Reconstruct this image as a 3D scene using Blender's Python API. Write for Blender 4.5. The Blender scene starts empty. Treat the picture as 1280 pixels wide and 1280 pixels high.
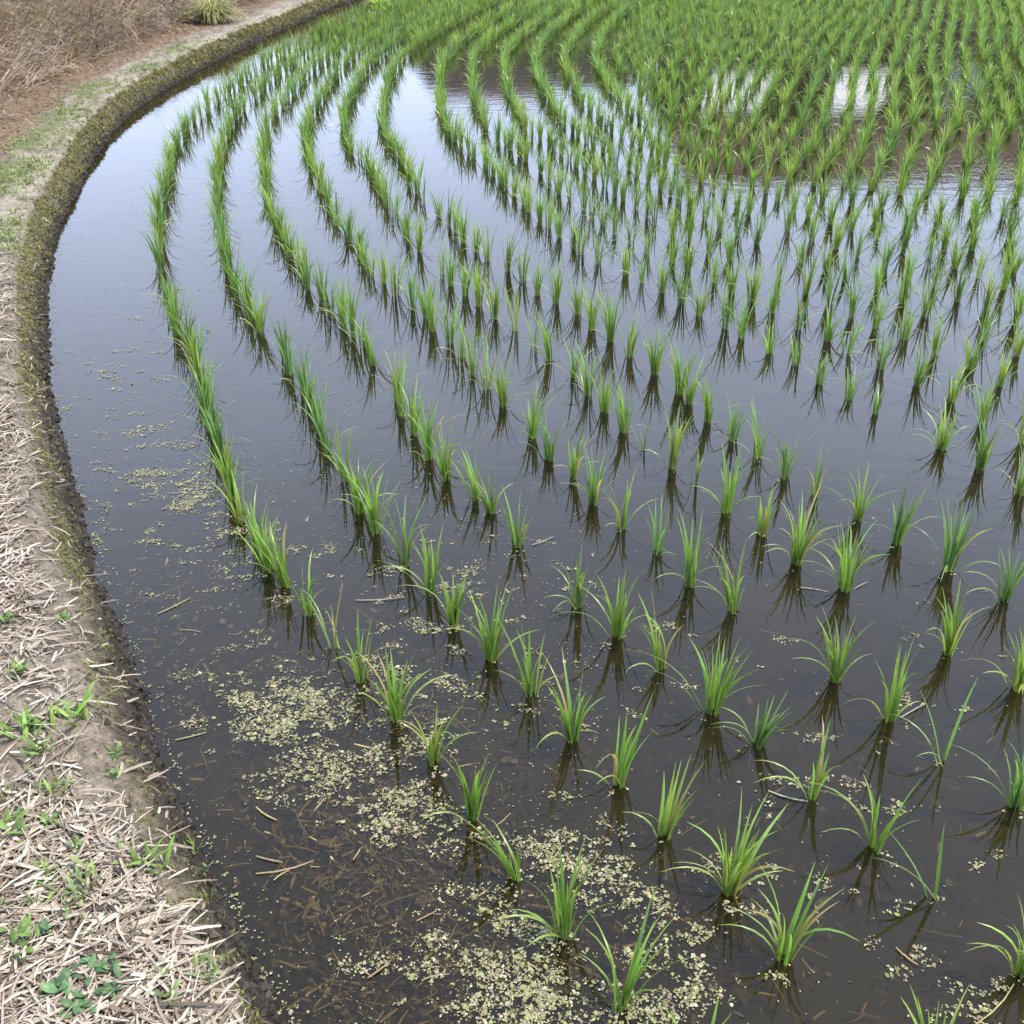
import bpy, math, random
import numpy as np
from mathutils import Vector

SC = bpy.context.scene
COL = SC.collection
rng = np.random.default_rng(11)
random.seed(11)

# ---------------------------------------------------------------- camera
CAM_H, PITCH, FPX = 1.6463, 31.655, 1330.0 / 1280.0
cam = bpy.data.cameras.new('camera')
cam.sensor_width = 36.0
cam.lens = FPX * 36.0
cam.clip_start = 0.05
cam.clip_end = 2000.0
cam_ob = bpy.data.objects.new('camera', cam)
COL.objects.link(cam_ob)
cam_ob.location = (0, 0, CAM_H)
cam_ob.rotation_euler = (math.radians(90 - PITCH), 0, 0)
SC.camera = cam_ob

# ---------------------------------------------------------------- sky: hazy bright daylight
SUN_DIR = Vector((0.42, -0.14, 0.90)).normalized()
world = bpy.data.worlds.new('World')
SC.world = world
world.use_nodes = True
wn = world.node_tree.nodes
wl = world.node_tree.links
bg = wn['Background']
sky = wn.new('ShaderNodeTexSky')
sky.sky_type = 'NISHITA'
sky.sun_disc = False
sky.sun_elevation = math.asin(SUN_DIR.z)
sky.sun_rotation = math.atan2(SUN_DIR.x, SUN_DIR.y)
sky.air_density = 1.0
sky.dust_density = 2.0
bg.inputs['Strength'].default_value = 0.07
# thin even veil of high cloud, thicker towards the horizon because one looks through more of it
geo = wn.new('ShaderNodeNewGeometry')
sep = wn.new('ShaderNodeSeparateXYZ')
wl.new(geo.outputs['Incoming'], sep.inputs[0])
def wmath(op, a, b=None):
    n = wn.new('ShaderNodeMath'); n.operation = op
    for i, v in enumerate((a, b)):
        if v is None: continue
        if isinstance(v, (int, float)): n.inputs[i].default_value = v
        else: wl.new(v, n.inputs[i])
    return n.outputs[0]
el = wmath('MAXIMUM', wmath('ABSOLUTE', sep.outputs[2]), 0.45)
veil = wmath('SUBTRACT', 1.0, wmath('EXPONENT', wmath('DIVIDE', -0.22, el)))
cl = wn.new('ShaderNodeTexNoise'); cl.inputs['Scale'].default_value = 2.2; cl.inputs['Detail'].default_value = 5
wl.new(geo.outputs['Incoming'], cl.inputs['Vector'])
cloudy = wmath('ADD', 0.86, wmath('MULTIPLY', cl.outputs[0], 0.28))
veil_bg = wn.new('ShaderNodeBackground')
veil_bg.inputs['Color'].default_value = (0.72, 0.83, 1.12, 1)
wl.new(wmath('MULTIPLY', wmath('MULTIPLY', wmath('POWER', veil, 1.7), cloudy), 10.0), veil_bg.inputs['Strength'])
add = wn.new('ShaderNodeAddShader')
wl.new(sky.outputs[0], bg.inputs['Color'])
wl.new(bg.outputs[0], add.inputs[0]); wl.new(veil_bg.outputs[0], add.inputs[1])
wl.new(add.outputs[0], wn['World Output'].inputs['Surface'])

# ---------------------------------------------------------------- sun
sun = bpy.data.lights.new('sun', 'SUN')
sun.energy = 5.0
sun.angle = math.radians(0.6)
sun.color = (1.0, 0.95, 0.86)
sun_ob = bpy.data.objects.new('sun', sun)
COL.objects.link(sun_ob)
sun_ob.location = (8, -4, 20)
sun_ob.rotation_euler = SUN_DIR.to_track_quat('Z', 'Y').to_euler()

SC.view_settings.view_transform = 'Standard'
SC.view_settings.look = 'None'
SC.view_settings.gamma = 1.0
SC.view_settings.use_curve_mapping = False
SC.view_settings.exposure = 0.38
SC.cycles.max_bounces = 8
SC.cycles.transparent_max_bounces = 12
SC.cycles.caustics_reflective = False
SC.cycles.caustics_refractive = False

# ---------------------------------------------------------------- measured places, in metres
BANK_EDGE = [(1.350,-2.600),(0.620,-1.200),(0.220,-0.400),(-0.020,0.150),(-0.240,0.720),(-0.378,1.055),(-0.484,1.207),(-0.571,1.364),(-0.650,1.524),(-0.745,1.659),(-0.848,1.836),(-0.967,2.069),(-1.072,2.270),(-1.203,2.499),(-1.369,2.859),(-1.518,3.182),(-1.711,3.634),(-1.941,4.195),(-2.109,4.687),(-2.289,5.281),(-2.474,6.013),(-2.662,6.834),(-2.803,7.744),(-2.870,8.733),(-2.852,9.855),(-2.717,11.472),(-2.519,13.040),(-2.290,14.890),(-1.980,16.400),(-1.450,18.000),(-0.600,19.600),(0.600,21.200)]
HILLS = {
1: [(0.284,0.928,0.201,10,'g',[-0.112],0.000),(0.183,1.084,0.202,9,'g',[-0.114,-0.081],0.020),(0.093,1.228,0.208,12,'g',[-0.079,-0.086,-0.043],0.007),(0.008,1.355,0.163,7,'g',[-0.061],-0.042),(-0.081,1.503,0.191,10,'g',[-0.056],-0.005),(-0.167,1.655,0.169,9,'g',[-0.068,0.068],0.009),(-0.260,1.783,0.189,13,'g',[-0.054,0.063,0.098],0.000),(-0.353,1.919,0.178,8,'y',[-0.028],-0.004),(-0.432,2.037,0.172,3,'b',[-0.137,-0.068],0.016),(-0.521,2.176,0.158,9,'g',[0.031],-0.020),(-0.600,2.298,0.182,14,'g',[-0.064],-0.025),(-0.661,2.373,0.198,13,'g',[-0.054],-0.022),],
2: [(0.670,0.980,0.165,8,'y',[-0.051],-0.026),(0.477,1.175,0.196,11,'g',[-0.105,-0.087,-0.070],0.021),(0.406,1.318,0.201,17,'y',[-0.105,-0.082,-0.067,0.045],0.015),(0.303,1.452,0.170,9,'y',[-0.087,-0.047],0.024),(0.225,1.590,0.201,8,'g',[-0.058,-0.037],0.020),(0.131,1.720,0.192,13,'g',[-0.079,0.035],-0.018),(0.046,1.871,0.189,9,'g',[-0.065,0.028],0.000),(-0.048,1.992,0.190,14,'g',[-0.106,-0.096,0.077],0.010),(-0.147,2.133,0.162,12,'g',[-0.141],0.010),(-0.212,2.270,0.185,11,'g',[-0.095,-0.105],0.011),(-0.293,2.400,0.200,9,'b',[-0.109],0.011),(-0.389,2.561,0.197,15,'g',[-0.046],0.000),(-0.448,2.670,0.203,14,'g',[-0.047,0.071],0.000),],
3: [(0.881,1.147,0.171,13,'y',[-0.145,-0.111,-0.104,0.042],-0.007),(0.783,1.306,0.188,2,'b',[-0.089],-0.037),(0.710,1.422,0.181,9,'g',[-0.137,-0.128,-0.078],0.012),(0.621,1.557,0.163,6,'g',[-0.091,-0.099],0.013),(0.534,1.703,0.135,12,'b',[-0.078,-0.070,-0.061],0.026),(0.452,1.809,0.210,18,'g',[-0.154,-0.099,0.081],0.009),(0.354,1.962,0.195,9,'g',[-0.057],-0.006),(0.262,2.084,0.203,13,'g',[-0.129,-0.089,0.044],0.000),(0.169,2.210,0.178,9,'b',[-0.087,-0.078,-0.052],0.000),(0.016,2.491,0.181,8,'b',[0.027],-0.009),(-0.059,2.670,0.152,9,'g',[0.059],-0.019),(-0.109,2.753,0.169,8,'g',[-0.024],-0.019),],
4: [(1.024,1.524,0.183,11,'b',[-0.130,-0.065],0.000),(0.923,1.655,0.220,2,'b',[-0.094,-0.103],0.000),(0.845,1.783,0.235,10,'g',[-0.111,0.036],-0.009),(0.760,1.919,0.192,17,'g',[-0.160,-0.113,0.056],0.000),(0.567,2.183,0.202,8,'g',[-0.102,-0.092,0.020],-0.016),(0.471,2.298,0.210,12,'g',[-0.085,0.064],0.000),(0.402,2.458,0.155,8,'b',[0.018],0.000),(0.315,2.574,0.173,9,'g',[-0.034,0.080],0.000),(0.244,2.716,0.185,14,'b',[-0.072,0.060],0.000),(0.187,2.874,0.174,9,'g',[-0.050,0.050],0.012),(0.120,2.987,0.165,10,'b',[-0.064],0.000),(0.067,3.142,0.186,13,'g',[-0.053],0.000),],
5: [(1.175,1.891,0.170,15,'y',[-0.115,-0.093,-0.065],0.000),(1.057,2.016,0.188,13,'g',[-0.155,-0.058],-0.016),(0.877,2.280,0.200,16,'g',[-0.101,-0.095,-0.053],-0.011),(0.776,2.400,0.216,15,'g',[-0.087,-0.076,0.066],0.000),(0.712,2.553,0.152,9,'g',[-0.034],0.000),(0.630,2.670,0.223,11,'g',[-0.106,-0.047,0.059],0.000),(0.567,2.835,0.146,4,'b',[],0.005),(0.506,2.935,0.212,14,'g',[-0.063,0.051],0.000),(0.430,3.058,0.112,3,'b',[],0.000),(0.373,3.182,0.188,13,'g',[0.054],0.000),(0.323,3.333,0.174,12,'g',[],0.000),],
6: [(1.279,2.234,0.190,10,'b',[-0.100,-0.094,0.042],0.000),(1.184,2.373,0.214,13,'b',[-0.108,-0.098,0.065],0.000),(1.079,2.499,0.198,12,'b',[-0.079,0.090],0.000),(1.007,2.626,0.170,9,'g',[-0.105,-0.093,0.089],0.000),(0.914,2.762,0.151,5,'b',[0.024],0.000),(0.846,2.874,0.166,10,'b',[-0.050,0.050],0.000),(0.790,3.003,0.194,9,'g',[-0.039,0.039],-0.010),(0.729,3.125,0.157,9,'b',[-0.032],0.000),(0.670,3.259,0.176,10,'g',[0.041,0.082],0.000),(0.624,3.397,0.176,9,'g',[-0.042],0.006),],
7: [(1.541,2.777,0.188,12,'y',[-0.073],0.000),(1.475,2.925,0.190,14,'b',[-0.063],0.000),(1.400,3.058,0.163,12,'y',[-0.091,-0.052,0.065],0.000),(1.263,3.321,0.119,5,'b',[0.083],0.000),(1.197,3.429,0.128,8,'g',[-0.028],0.000),(1.125,3.564,0.142,8,'g',[-0.035,0.044],0.000),(1.078,3.729,0.131,9,'g',[],0.000),(1.001,3.843,0.150,9,'g',[-0.031],0.000),],
}
ROW_LINES = {
1: [(-0.718,2.458),(-0.802,2.670),(-0.884,2.874),(-0.954,3.069),(-1.019,3.241),(-1.086,3.429),(-1.152,3.599),(-1.228,3.782),(-1.317,3.980),(-1.426,4.240),(-1.533,4.530),(-1.652,4.853),(-1.767,5.216),(-1.850,5.554),(-1.957,6.013),(-2.049,6.446),(-2.158,6.937),(-2.255,7.497),(-2.296,7.952),(-2.311,8.488),(-2.289,9.058),(-2.282,9.855),(-2.269,10.608),(-2.198,11.472),(-2.063,12.416),(-1.860,13.513),(-1.612,14.724),(-1.289,15.773)],
2: [(-0.533,2.859),(-0.632,3.136),(-0.720,3.397),(-0.816,3.656),(-0.945,3.939),(-1.040,4.064),(-1.178,4.401),(-1.297,4.741),(-1.415,5.127),(-1.564,5.627),(-1.703,6.214),(-1.853,6.937),(-1.956,7.570),(-2.023,8.283),(-2.049,8.991),(-2.013,9.299),(-1.885,9.894),(-1.688,10.977),(-1.375,12.416),(-0.957,13.945),(-0.430,15.773)],
3: [(-0.205,2.849),(-0.240,2.935),(-0.295,3.069),(-0.357,3.271),(-0.424,3.462),(-0.501,3.729),(-0.618,3.939),(-0.717,4.195),(-0.822,4.381),(-0.887,4.530),(-0.976,4.741),(-1.102,5.090),(-1.219,5.484),(-1.358,6.013),(-1.518,6.635),(-1.653,7.264),(-1.746,7.873),(-1.783,8.428),(-1.761,8.991),(-1.697,9.588),(-1.533,10.388),(-1.279,11.472),(-0.879,12.721)],
4: [(-0.042,3.365),(-0.129,3.656),(-0.185,3.805),(-0.237,3.923),(-0.342,4.177),(-0.459,4.381),(-0.566,4.581),(-0.695,4.853),(-0.739,5.065),(-0.852,5.387),(-1.018,5.900),(-1.146,6.446),(-1.308,7.001),(-1.437,7.619)],
5: [(0.275,3.462),(0.236,3.599),(0.186,3.744),(0.131,3.843),(0.064,3.980),(0.000,4.107),(-0.050,4.168),(-0.116,4.305),(-0.166,4.401),(-0.213,4.530),(-0.292,4.687),(-0.398,4.910),(-0.516,5.281),(-0.579,5.442),(-0.669,5.822),(-0.783,6.267),(-0.893,6.733),(-1.006,7.043),(-1.124,7.426),(-1.242,8.142),(-1.311,9.126),(-1.332,10.054),(-1.297,10.698),(-1.219,11.682)],
6: [(0.576,3.482),(0.535,3.656),(0.482,3.782),(0.431,3.899),(0.376,4.047),(0.297,4.195),(0.250,4.268),(0.186,4.381),(0.131,4.530),(0.076,4.633),(0.000,4.741),(-0.056,4.853),(-0.139,5.005),(-0.204,5.127),(-0.267,5.307),(-0.319,5.456),(-0.406,5.730),(-0.504,6.013),(-0.611,6.446),(-0.713,6.937),(-0.849,7.379),(-0.961,8.142),(-1.025,9.126),(-1.100,10.836)],
7: [(0.933,3.980),(0.804,4.222),(0.728,4.401),(0.629,4.633),(0.505,4.741),(0.398,4.910),(0.295,5.127),(0.176,5.526),(0.088,5.822),(-0.014,6.129),(-0.086,6.446),(-0.164,6.773),(-0.282,7.152),(-0.390,7.333),(-0.469,7.821),(-0.535,8.370),(-0.587,9.058),(-0.633,9.974),(-0.640,10.743),(-0.658,11.844)],
}
DUCKWEED_PATCHES = [(-0.490,1.822,0.109,0.069,8.6667),(-0.553,1.770,0.071,0.036,1.8667),(-0.389,1.877,0.083,0.044,3.2000),(-0.558,1.992,0.058,0.024,0.4000),(-0.278,1.695,0.078,0.053,5.5000),(-0.407,1.636,0.085,0.042,4.0000),(-0.526,1.636,0.068,0.023,0.5333),(-0.221,1.546,0.082,0.048,4.2778),(-0.361,1.546,0.082,0.039,2.2000),(-0.127,1.462,0.071,0.037,1.8000),(-0.274,1.503,0.064,0.031,1.3333),(-0.266,1.232,0.058,0.023,0.6222),(-0.168,1.175,0.070,0.032,1.4444),(-0.114,1.207,0.057,0.029,1.2800),(-0.030,1.292,0.059,0.039,1.9556),(0.069,1.143,0.069,0.049,10.6667),(0.000,1.098,0.068,0.035,8.0000),(-0.056,1.175,0.056,0.032,2.6667),(0.207,1.292,0.059,0.032,2.4000),(0.168,1.364,0.053,0.028,1.1667),(0.274,1.240,0.043,0.027,1.3333),(0.314,1.121,0.062,0.033,3.3000),(0.226,1.191,0.049,0.023,1.0889),(0.240,1.069,0.053,0.014,1.3333),(0.062,1.402,0.062,0.039,1.7778),(0.127,1.472,0.056,0.025,0.7000),(0.164,1.546,0.049,0.022,0.4333),(0.108,1.809,0.054,0.037,0.5600),(0.000,1.863,0.083,0.044,1.2800),(-0.111,1.863,0.055,0.038,0.5600),(-0.143,1.783,0.072,0.036,0.8711),(0.153,1.977,0.038,0.021,0.1556),(0.282,1.919,0.038,0.023,0.1778),(0.347,1.836,0.055,0.024,0.3000),(0.439,2.100,0.048,0.026,0.1707),(0.158,2.069,0.032,0.025,0.1138),(0.000,1.977,0.077,0.030,0.3556),(-0.731,2.343,0.056,0.022,0.2773),(-0.721,2.400,0.031,0.015,0.0933),(-0.823,2.458,0.067,0.040,0.2000),(-0.534,2.458,0.044,0.016,0.1067),(-0.683,2.540,0.046,0.033,0.0889),(-0.937,2.739,0.096,0.047,0.3556),(-1.010,2.835,0.099,0.059,0.4267),(-0.829,2.582,0.069,0.043,0.2000),(-1.059,2.361,0.022,0.015,0.0444),(-0.720,2.200,0.082,0.027,0.1422),(-0.800,1.891,0.026,0.022,0.1493),(-0.680,2.022,0.049,0.043,0.5444),(-0.638,1.919,0.038,0.028,0.1778),(-0.719,1.757,0.035,0.020,0.1422),(-0.656,1.683,0.043,0.019,0.1778),(-1.215,2.859,0.149,0.199,0.6667),(-0.967,2.419,0.132,0.156,0.5867),(-1.381,3.302,0.138,0.373,0.8333),(-1.351,3.782,0.184,0.461,0.8000),(-1.566,3.782,0.123,0.229,0.5333),(-1.197,2.582,0.046,0.258,0.4667),(-1.228,3.069,0.078,0.055,0.2000),(-0.185,2.200,0.185,0.137,1.2000),(-0.088,2.419,0.132,0.156,0.5333),(0.129,2.343,0.086,0.112,0.2667),(0.580,2.007,0.077,0.036,0.2133),(0.681,2.069,0.039,0.016,0.0889),(0.766,1.836,0.073,0.032,0.2133),(0.630,1.720,0.044,0.025,0.1944),(0.664,1.579,0.066,0.027,0.4267),(0.564,1.579,0.050,0.022,0.3000),(0.479,1.568,0.050,0.022,0.2667),(0.707,1.524,0.041,0.017,0.1556),(0.761,1.412,0.054,0.023,0.3267),(0.630,1.328,0.052,0.016,0.2800),(0.753,1.292,0.044,0.014,0.2133),(0.853,1.364,0.046,0.022,0.2400),(0.940,1.393,0.046,0.015,0.2133),(0.642,1.215,0.009,0.008,0.0267),(0.745,1.183,0.070,0.019,0.6000),(0.782,1.128,0.055,0.027,0.6400),(0.819,1.084,0.040,0.026,1.2000),(0.470,1.143,0.035,0.015,0.5556),(0.442,1.364,0.038,0.015,0.1778),(0.544,1.346,0.030,0.015,0.0889),(0.801,1.707,0.052,0.020,0.2400),(0.931,1.836,0.036,0.022,0.1778),(1.057,1.783,0.063,0.021,0.1556),(1.102,2.234,0.042,0.021,0.0800),(1.006,2.069,0.079,0.031,0.1778),(1.160,2.007,0.058,0.030,0.1333),(0.684,1.590,0.033,0.018,0.1778),(0.370,1.207,0.085,0.049,1.6000),(0.507,1.462,0.095,0.061,0.7000),(0.690,1.098,0.108,0.044,0.5333),]
STRAWS = [
(-0.810,2.006,-0.712,2.084,'b',-0.012,'long thin brown stalk under the water, pointing from the bank toward the duckweed mat'),
(-0.993,2.148,-0.914,2.128,'d',-0.004,'dark brown stalk end lying in the water close to the mossy bank'),
(-0.903,2.172,-0.837,2.241,'y',0.003,'pale yellow-green stalk floating slantwise a hand away from the bank'),
(-0.829,2.107,-0.773,2.098,'t',0.002,'short tan straw floating level, just below the slanted yellow-green stalk'),
(-0.766,1.938,-0.737,1.904,'t',-0.004,'short tan straw left of the big duckweed mat, pointing down to the right'),
(-0.736,1.717,-0.673,1.742,'y',0.003,'pale straw with duckweed on it, lying below the big duckweed mat'),
(-0.486,1.359,-0.382,1.391,'t',0.002,'long pale stalk with a duckweed tip, lower arm of a V of floating stalks'),
(-0.494,1.400,-0.440,1.385,'t',0.003,'pale stalk meeting a longer one, upper arm of a V of floating stalks'),
(-0.449,1.343,-0.425,1.368,'y',0.003,'short yellow straw just under the V of floating stalks'),
(-0.244,1.291,-0.176,1.318,'y',-0.004,'olive stalk half sunk in the middle of the muddy shallow'),
(-0.173,1.253,-0.139,1.274,'o',0.003,'short orange-tan straw floating clear of the duckweed'),
(-0.378,1.164,-0.355,1.216,'b',-0.012,'thin brown stalk on the mud, rising steeply right near the bank foot'),
(-0.272,1.165,-0.241,1.139,'t',0.002,'pale fragment forming the left arm of a small floating V'),
(-0.248,1.138,-0.216,1.165,'t',0.003,'pinkish straw forming the right arm of a small floating V'),
(-0.155,1.134,-0.108,1.147,'t',0.002,'pale straw under duckweed crumbs near the bottom edge of the water'),
(-0.260,1.080,-0.224,1.064,'y',-0.004,'olive-tan stalk at the very bottom of the muddy shallow'),
(-0.520,1.525,-0.471,1.489,'y',0.002,'yellowish stalk beside the bank, sloping down to the right'),
(-0.451,1.229,-0.420,1.205,'d',-0.008,'thick dark stub sunk beside the bank foot'),
(-0.063,1.441,-0.033,1.449,'o',0.003,'small tan straw at the foot of a leaning seedling'),
(-0.405,2.230,-0.287,2.241,'p',0.003,'pinkish straw floating level between the first and second rows'),
(0.056,2.490,0.118,2.531,'w',0.003,'whitish scrap floating beside a blue-green seedling of the third row'),
(0.760,2.287,0.830,2.269,'w',0.003,'thin whitish straw floating left of a bushy seedling in the fifth row'),
(0.902,2.280,0.946,2.309,'w',0.003,'whitish leaf scrap floating right of a bushy fifth-row seedling'),
(0.871,1.788,0.940,1.832,'w',0.003,'cluster-ended whitish straw beside the foot of a tall fourth-row seedling'),
(0.679,1.198,0.706,1.162,'o',0.003,'tan straw floating alone in the open water at the lower right'),
(0.529,1.569,0.604,1.539,'w',0.003,'long whitish stalk touching the foot of a thin third-row seedling'),
(0.766,1.052,0.858,1.125,'y',0.004,'pale dead leaf dusted with duckweed at the lower right corner'),
]
WEEDS = [
(-0.885,1.637,0.056,'strap','big fresh green strap-leaved weed on the bank, right end of a line of three tufts'),
(-0.941,1.621,0.042,'strap','narrow-leaved weed tuft in the middle of a line of three on the bank'),
(-0.982,1.586,0.058,'strap','tall-leaved green weed tuft at the left end of a line of three on the bank'),
(-0.931,1.523,0.038,'broad','low green weed on bare soil below the line of three strap-leaved tufts'),
(-1.053,1.765,0.031,'broad','small green weed in thin straw above the line of three tufts'),
(-0.860,1.736,0.022,'grass','small yellow-green grass sprig on the bare shoulder of the bank'),
(-0.790,1.555,0.025,'broad','small light green weed on the bare mossy shoulder of the bank'),
(-0.927,1.799,0.021,'grass','tiny grass sprig on the grey soil beside the dry mud patch'),
(-1.165,1.956,0.026,'broad','small weed at the picture edge among straw beside the mossy stretch'),
(-1.034,1.963,0.022,'broad','tiny dark green weed where the straw meets the moss'),
(-0.773,1.483,0.022,'broad','light green weed topmost on the soil strip above the thick straw'),
(-0.936,1.413,0.030,'grass','grass tuft at the left picture edge where the thick straw begins'),
(-0.858,1.421,0.042,'fine','wispy pale green weed at the upper edge of the thick straw'),
(-0.890,1.314,0.043,'broad','dark leafy weed at the left picture edge, upper of the big ones there'),
(-0.833,1.344,0.026,'broad','small light weed under the wispy pale one in the straw'),
(-0.642,1.268,0.048,'strap','bright narrow-leaved weed at the edge where the straw meets the dark soil'),
(-0.770,1.285,0.025,'broad','small two-leaved weed in the straw left of the bright narrow-leaved one'),
(-0.791,1.217,0.033,'strap','dark green upright weed in the straw, left of a large spreading one'),
(-0.723,1.200,0.049,'fine','large feathery spreading weed in the middle of the straw'),
(-0.797,1.169,0.021,'fine','yellowish small weed below the dark upright weed in the straw'),
(-0.581,1.185,0.018,'grass','small yellow-green sprig at the straw edge by the dark soil'),
(-0.538,1.241,0.031,'grass','bright grass blades on the dark bank foot close to the water'),
(-0.617,1.408,0.031,'grass','yellow-green grass sprig on the dark soil next to the waterline'),
(-0.581,1.356,0.015,'broad','tiny pale sprout on the dark bank foot by the waterline'),
(-0.789,1.085,0.044,'broad','big leafy weed near the left picture edge, lower of the big ones there'),
(-0.755,1.112,0.023,'round','small blue-green round-leaved weed right of the big leafy one'),
(-0.685,1.106,0.017,'broad','small fresh green weed alone in the middle of the thick straw'),
(-0.723,1.146,0.019,'broad','short thin weed between two larger weeds in the straw'),
(-0.695,1.017,0.037,'round','dark broad-leaved weed near the bottom of the straw'),
(-0.666,0.982,0.032,'round','blue-green broad-leaved weed at the bottom edge, below the dark broad-leaved one'),
(-0.649,1.042,0.033,'round','cluster of light green round leaves right of the dark broad-leaved weed'),
(-0.607,1.005,0.027,'round','bluish small-leaved weed pressed into the straw near the bottom'),
(-0.484,1.045,0.036,'fine','feathery yellow-green weed near the bottom, rightmost in the straw'),
(-0.518,0.995,0.025,'broad','fresh green weed left of the feathery yellow-green one at the bottom'),
(-0.547,1.032,0.023,'fine','faint feathery weed in the straw above the fresh green one at the bottom'),
(-0.846,1.155,0.019,'broad','small dark weed cut by the left picture edge between two big ones'),
]
GRASS_PATCHES = [(-2.904,6.970,0.156,0.318),(-2.735,6.084,0.148,0.251),(-2.701,5.776,0.094,0.229),(-3.100,8.483,0.146,0.258),(-2.959,10.521,0.129,0.286),(-2.363,4.984,0.067,0.153),(-2.197,4.799,0.056,0.119),(-2.994,7.660,0.109,0.161),(-2.985,9.442,0.102,0.196),]

# ---------------------------------------------------------------- helpers
def hash2(ix, iy, seed):
    h = np.sin(ix * 127.1 + iy * 311.7 + seed * 74.7) * 43758.5453
    return h - np.floor(h)

def vnoise(x, y, seed=0):
    x = np.asarray(x, float); y = np.asarray(y, float)
    ix = np.floor(x); iy = np.floor(y); fx = x - ix; fy = y - iy
    fx = fx * fx * (3 - 2 * fx); fy = fy * fy * (3 - 2 * fy)
    a = hash2(ix, iy, seed); b = hash2(ix + 1, iy, seed); c = hash2(ix, iy + 1, seed); d = hash2(ix + 1, iy + 1, seed)
    return (a * (1 - fx) + b * fx) * (1 - fy) + (c * (1 - fx) + d * fx) * fy

def fnoise(x, y, seed=0, oct=4):
    s = 0.0; a = 0.5; n = 0.0
    for o in range(oct):
        s = s + a * vnoise(x * 2 ** o + o * 13.7, y * 2 ** o - o * 7.3, seed + o); n += a; a *= 0.55
    return s / n

def sstep(a, b, x):
    t = np.clip((x - a) / (b - a), 0, 1)
    return t * t * (3 - 2 * t)

def make_mesh(name, V, F, mat=None, col=None, smooth=True):
    """V (n,3), F (m,k) faces of k corners each, col (n,3) colour of the thing itself"""
    V = np.ascontiguousarray(V, np.float32).reshape(-1, 3); F = np.ascontiguousarray(F, np.int32)
    me = bpy.data.meshes.new(name)
    m, k = F.shape
    me.vertices.add(len(V)); me.vertices.foreach_set('co', V.ravel())
    me.loops.add(m * k); me.loops.foreach_set('vertex_index', F.ravel())
    me.polygons.add(m); me.polygons.foreach_set('loop_start', np.arange(0, m * k, k, dtype=np.int32))
    me.polygons.foreach_set('use_smooth', np.full(m, smooth, bool))
    me.update(calc_edges=True)
    if col is not None:
        at = me.color_attributes.new('tint', 'FLOAT_COLOR', 'POINT')
        c = np.ones((len(V), 4), np.float32); c[:, :3] = col
        at.data.foreach_set('color', c.ravel())
    if mat: me.materials.append(mat)
    return me

def link(name, data, parent=None, loc=None, **props):
    o = bpy.data.objects.new(name, data)
    COL.objects.link(o)
    if parent: o.parent = parent
    if loc is not None: o.location = loc
    for k, v in props.items(): o[k] = v
    return o

def strips(P, S, W, U, fold=0.25):
    """folded ribbons: centre lines P (N,K,3), side vectors S, widths W (N,K), up vectors U -> V, quads"""
    N, K, _ = P.shape
    V = np.empty((N, K, 3, 3))
    hw = W[..., None] * 0.5
    V[:, :, 0] = P - S * hw
    V[:, :, 1] = P - U * hw * fold * 2
    V[:, :, 2] = P + S * hw
    i = np.arange(N)[:, None, None] * (K * 3) + np.arange(K - 1)[None, :, None] * 3 + np.arange(2)[None, None, :]
    F = np.stack([i, i + 1, i + 4, i + 3], -1).reshape(-1, 4)
    return V.reshape(-1, 3), F

def flat_strips(P, S, W):
    N, K, _ = P.shape
    hw = W[..., None] * 0.5
    V = np.stack([P - S * hw, P + S * hw], 2)
    i = np.arange(N)[:, None] * (K * 2) + np.arange(K - 1)[None, :] * 2
    F = np.stack([i, i + 1, i + 3, i + 2], -1).reshape(-1, 4)
    return V.reshape(-1, 3), F

def blade_lines(base, az, L, lean, curl, K, start=0.25, power=1.3, zmin=None, twist=None):
    """centre lines of leaves that rise from base and bend over along az"""
    t = np.linspace(0, 1, K)[None, :]
    th = lean[:, None] + curl[:, None] * np.clip((t - start) / (1 - start), 0, 1) ** power
    tm = (th[:, 1:] + th[:, :-1]) / 2
    st = (L / (K - 1))[:, None]
    r = np.concatenate([np.zeros((len(L), 1)), np.cumsum(np.sin(tm) * st, 1)], 1)
    z = np.concatenate([np.zeros((len(L), 1)), np.cumsum(np.cos(tm) * st, 1)], 1)
    ca, sa = np.cos(az)[:, None], np.sin(az)[:, None]
    P = np.stack([base[:, 0:1] + r * ca, base[:, 1:2] + r * sa, base[:, 2:3] + z], -1)
    if zmin is not None:
        P[..., 2] = np.where((P[..., 2] < zmin) & (t > start + 0.1), zmin + 0.002 * t, P[..., 2])
    T = np.stack([np.sin(th) * ca, np.sin(th) * sa, np.cos(th)], -1)
    S = np.stack([-sa + 0 * th, ca + 0 * th, 0 * th], -1)
    U = np.cross(S, T)
    if twist is not None:
        a = twist[:, None, None] * t[..., None]
        S2 = S * np.cos(a) + U * np.sin(a); U = U * np.cos(a) - S * np.sin(a); S = S2
    return P, S, U, t

def leaf_width(W, t):
    prof = (0.55 + 0.45 * sstep(0, 0.3, t)) * np.clip(1.04 - np.clip((t - 0.3) / 0.7, 0, 1) ** 1.8, 0.04, 1)
    return W[:, None] * prof

# ---------------------------------------------------------------- materials
def new_mat(name):
    m = bpy.data.materials.new(name); m.use_nodes = True
    nt = m.node_tree
    return m, nt, nt.nodes, nt.links, nt.nodes['Principled BSDF'], nt.nodes['Material Output']

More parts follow.
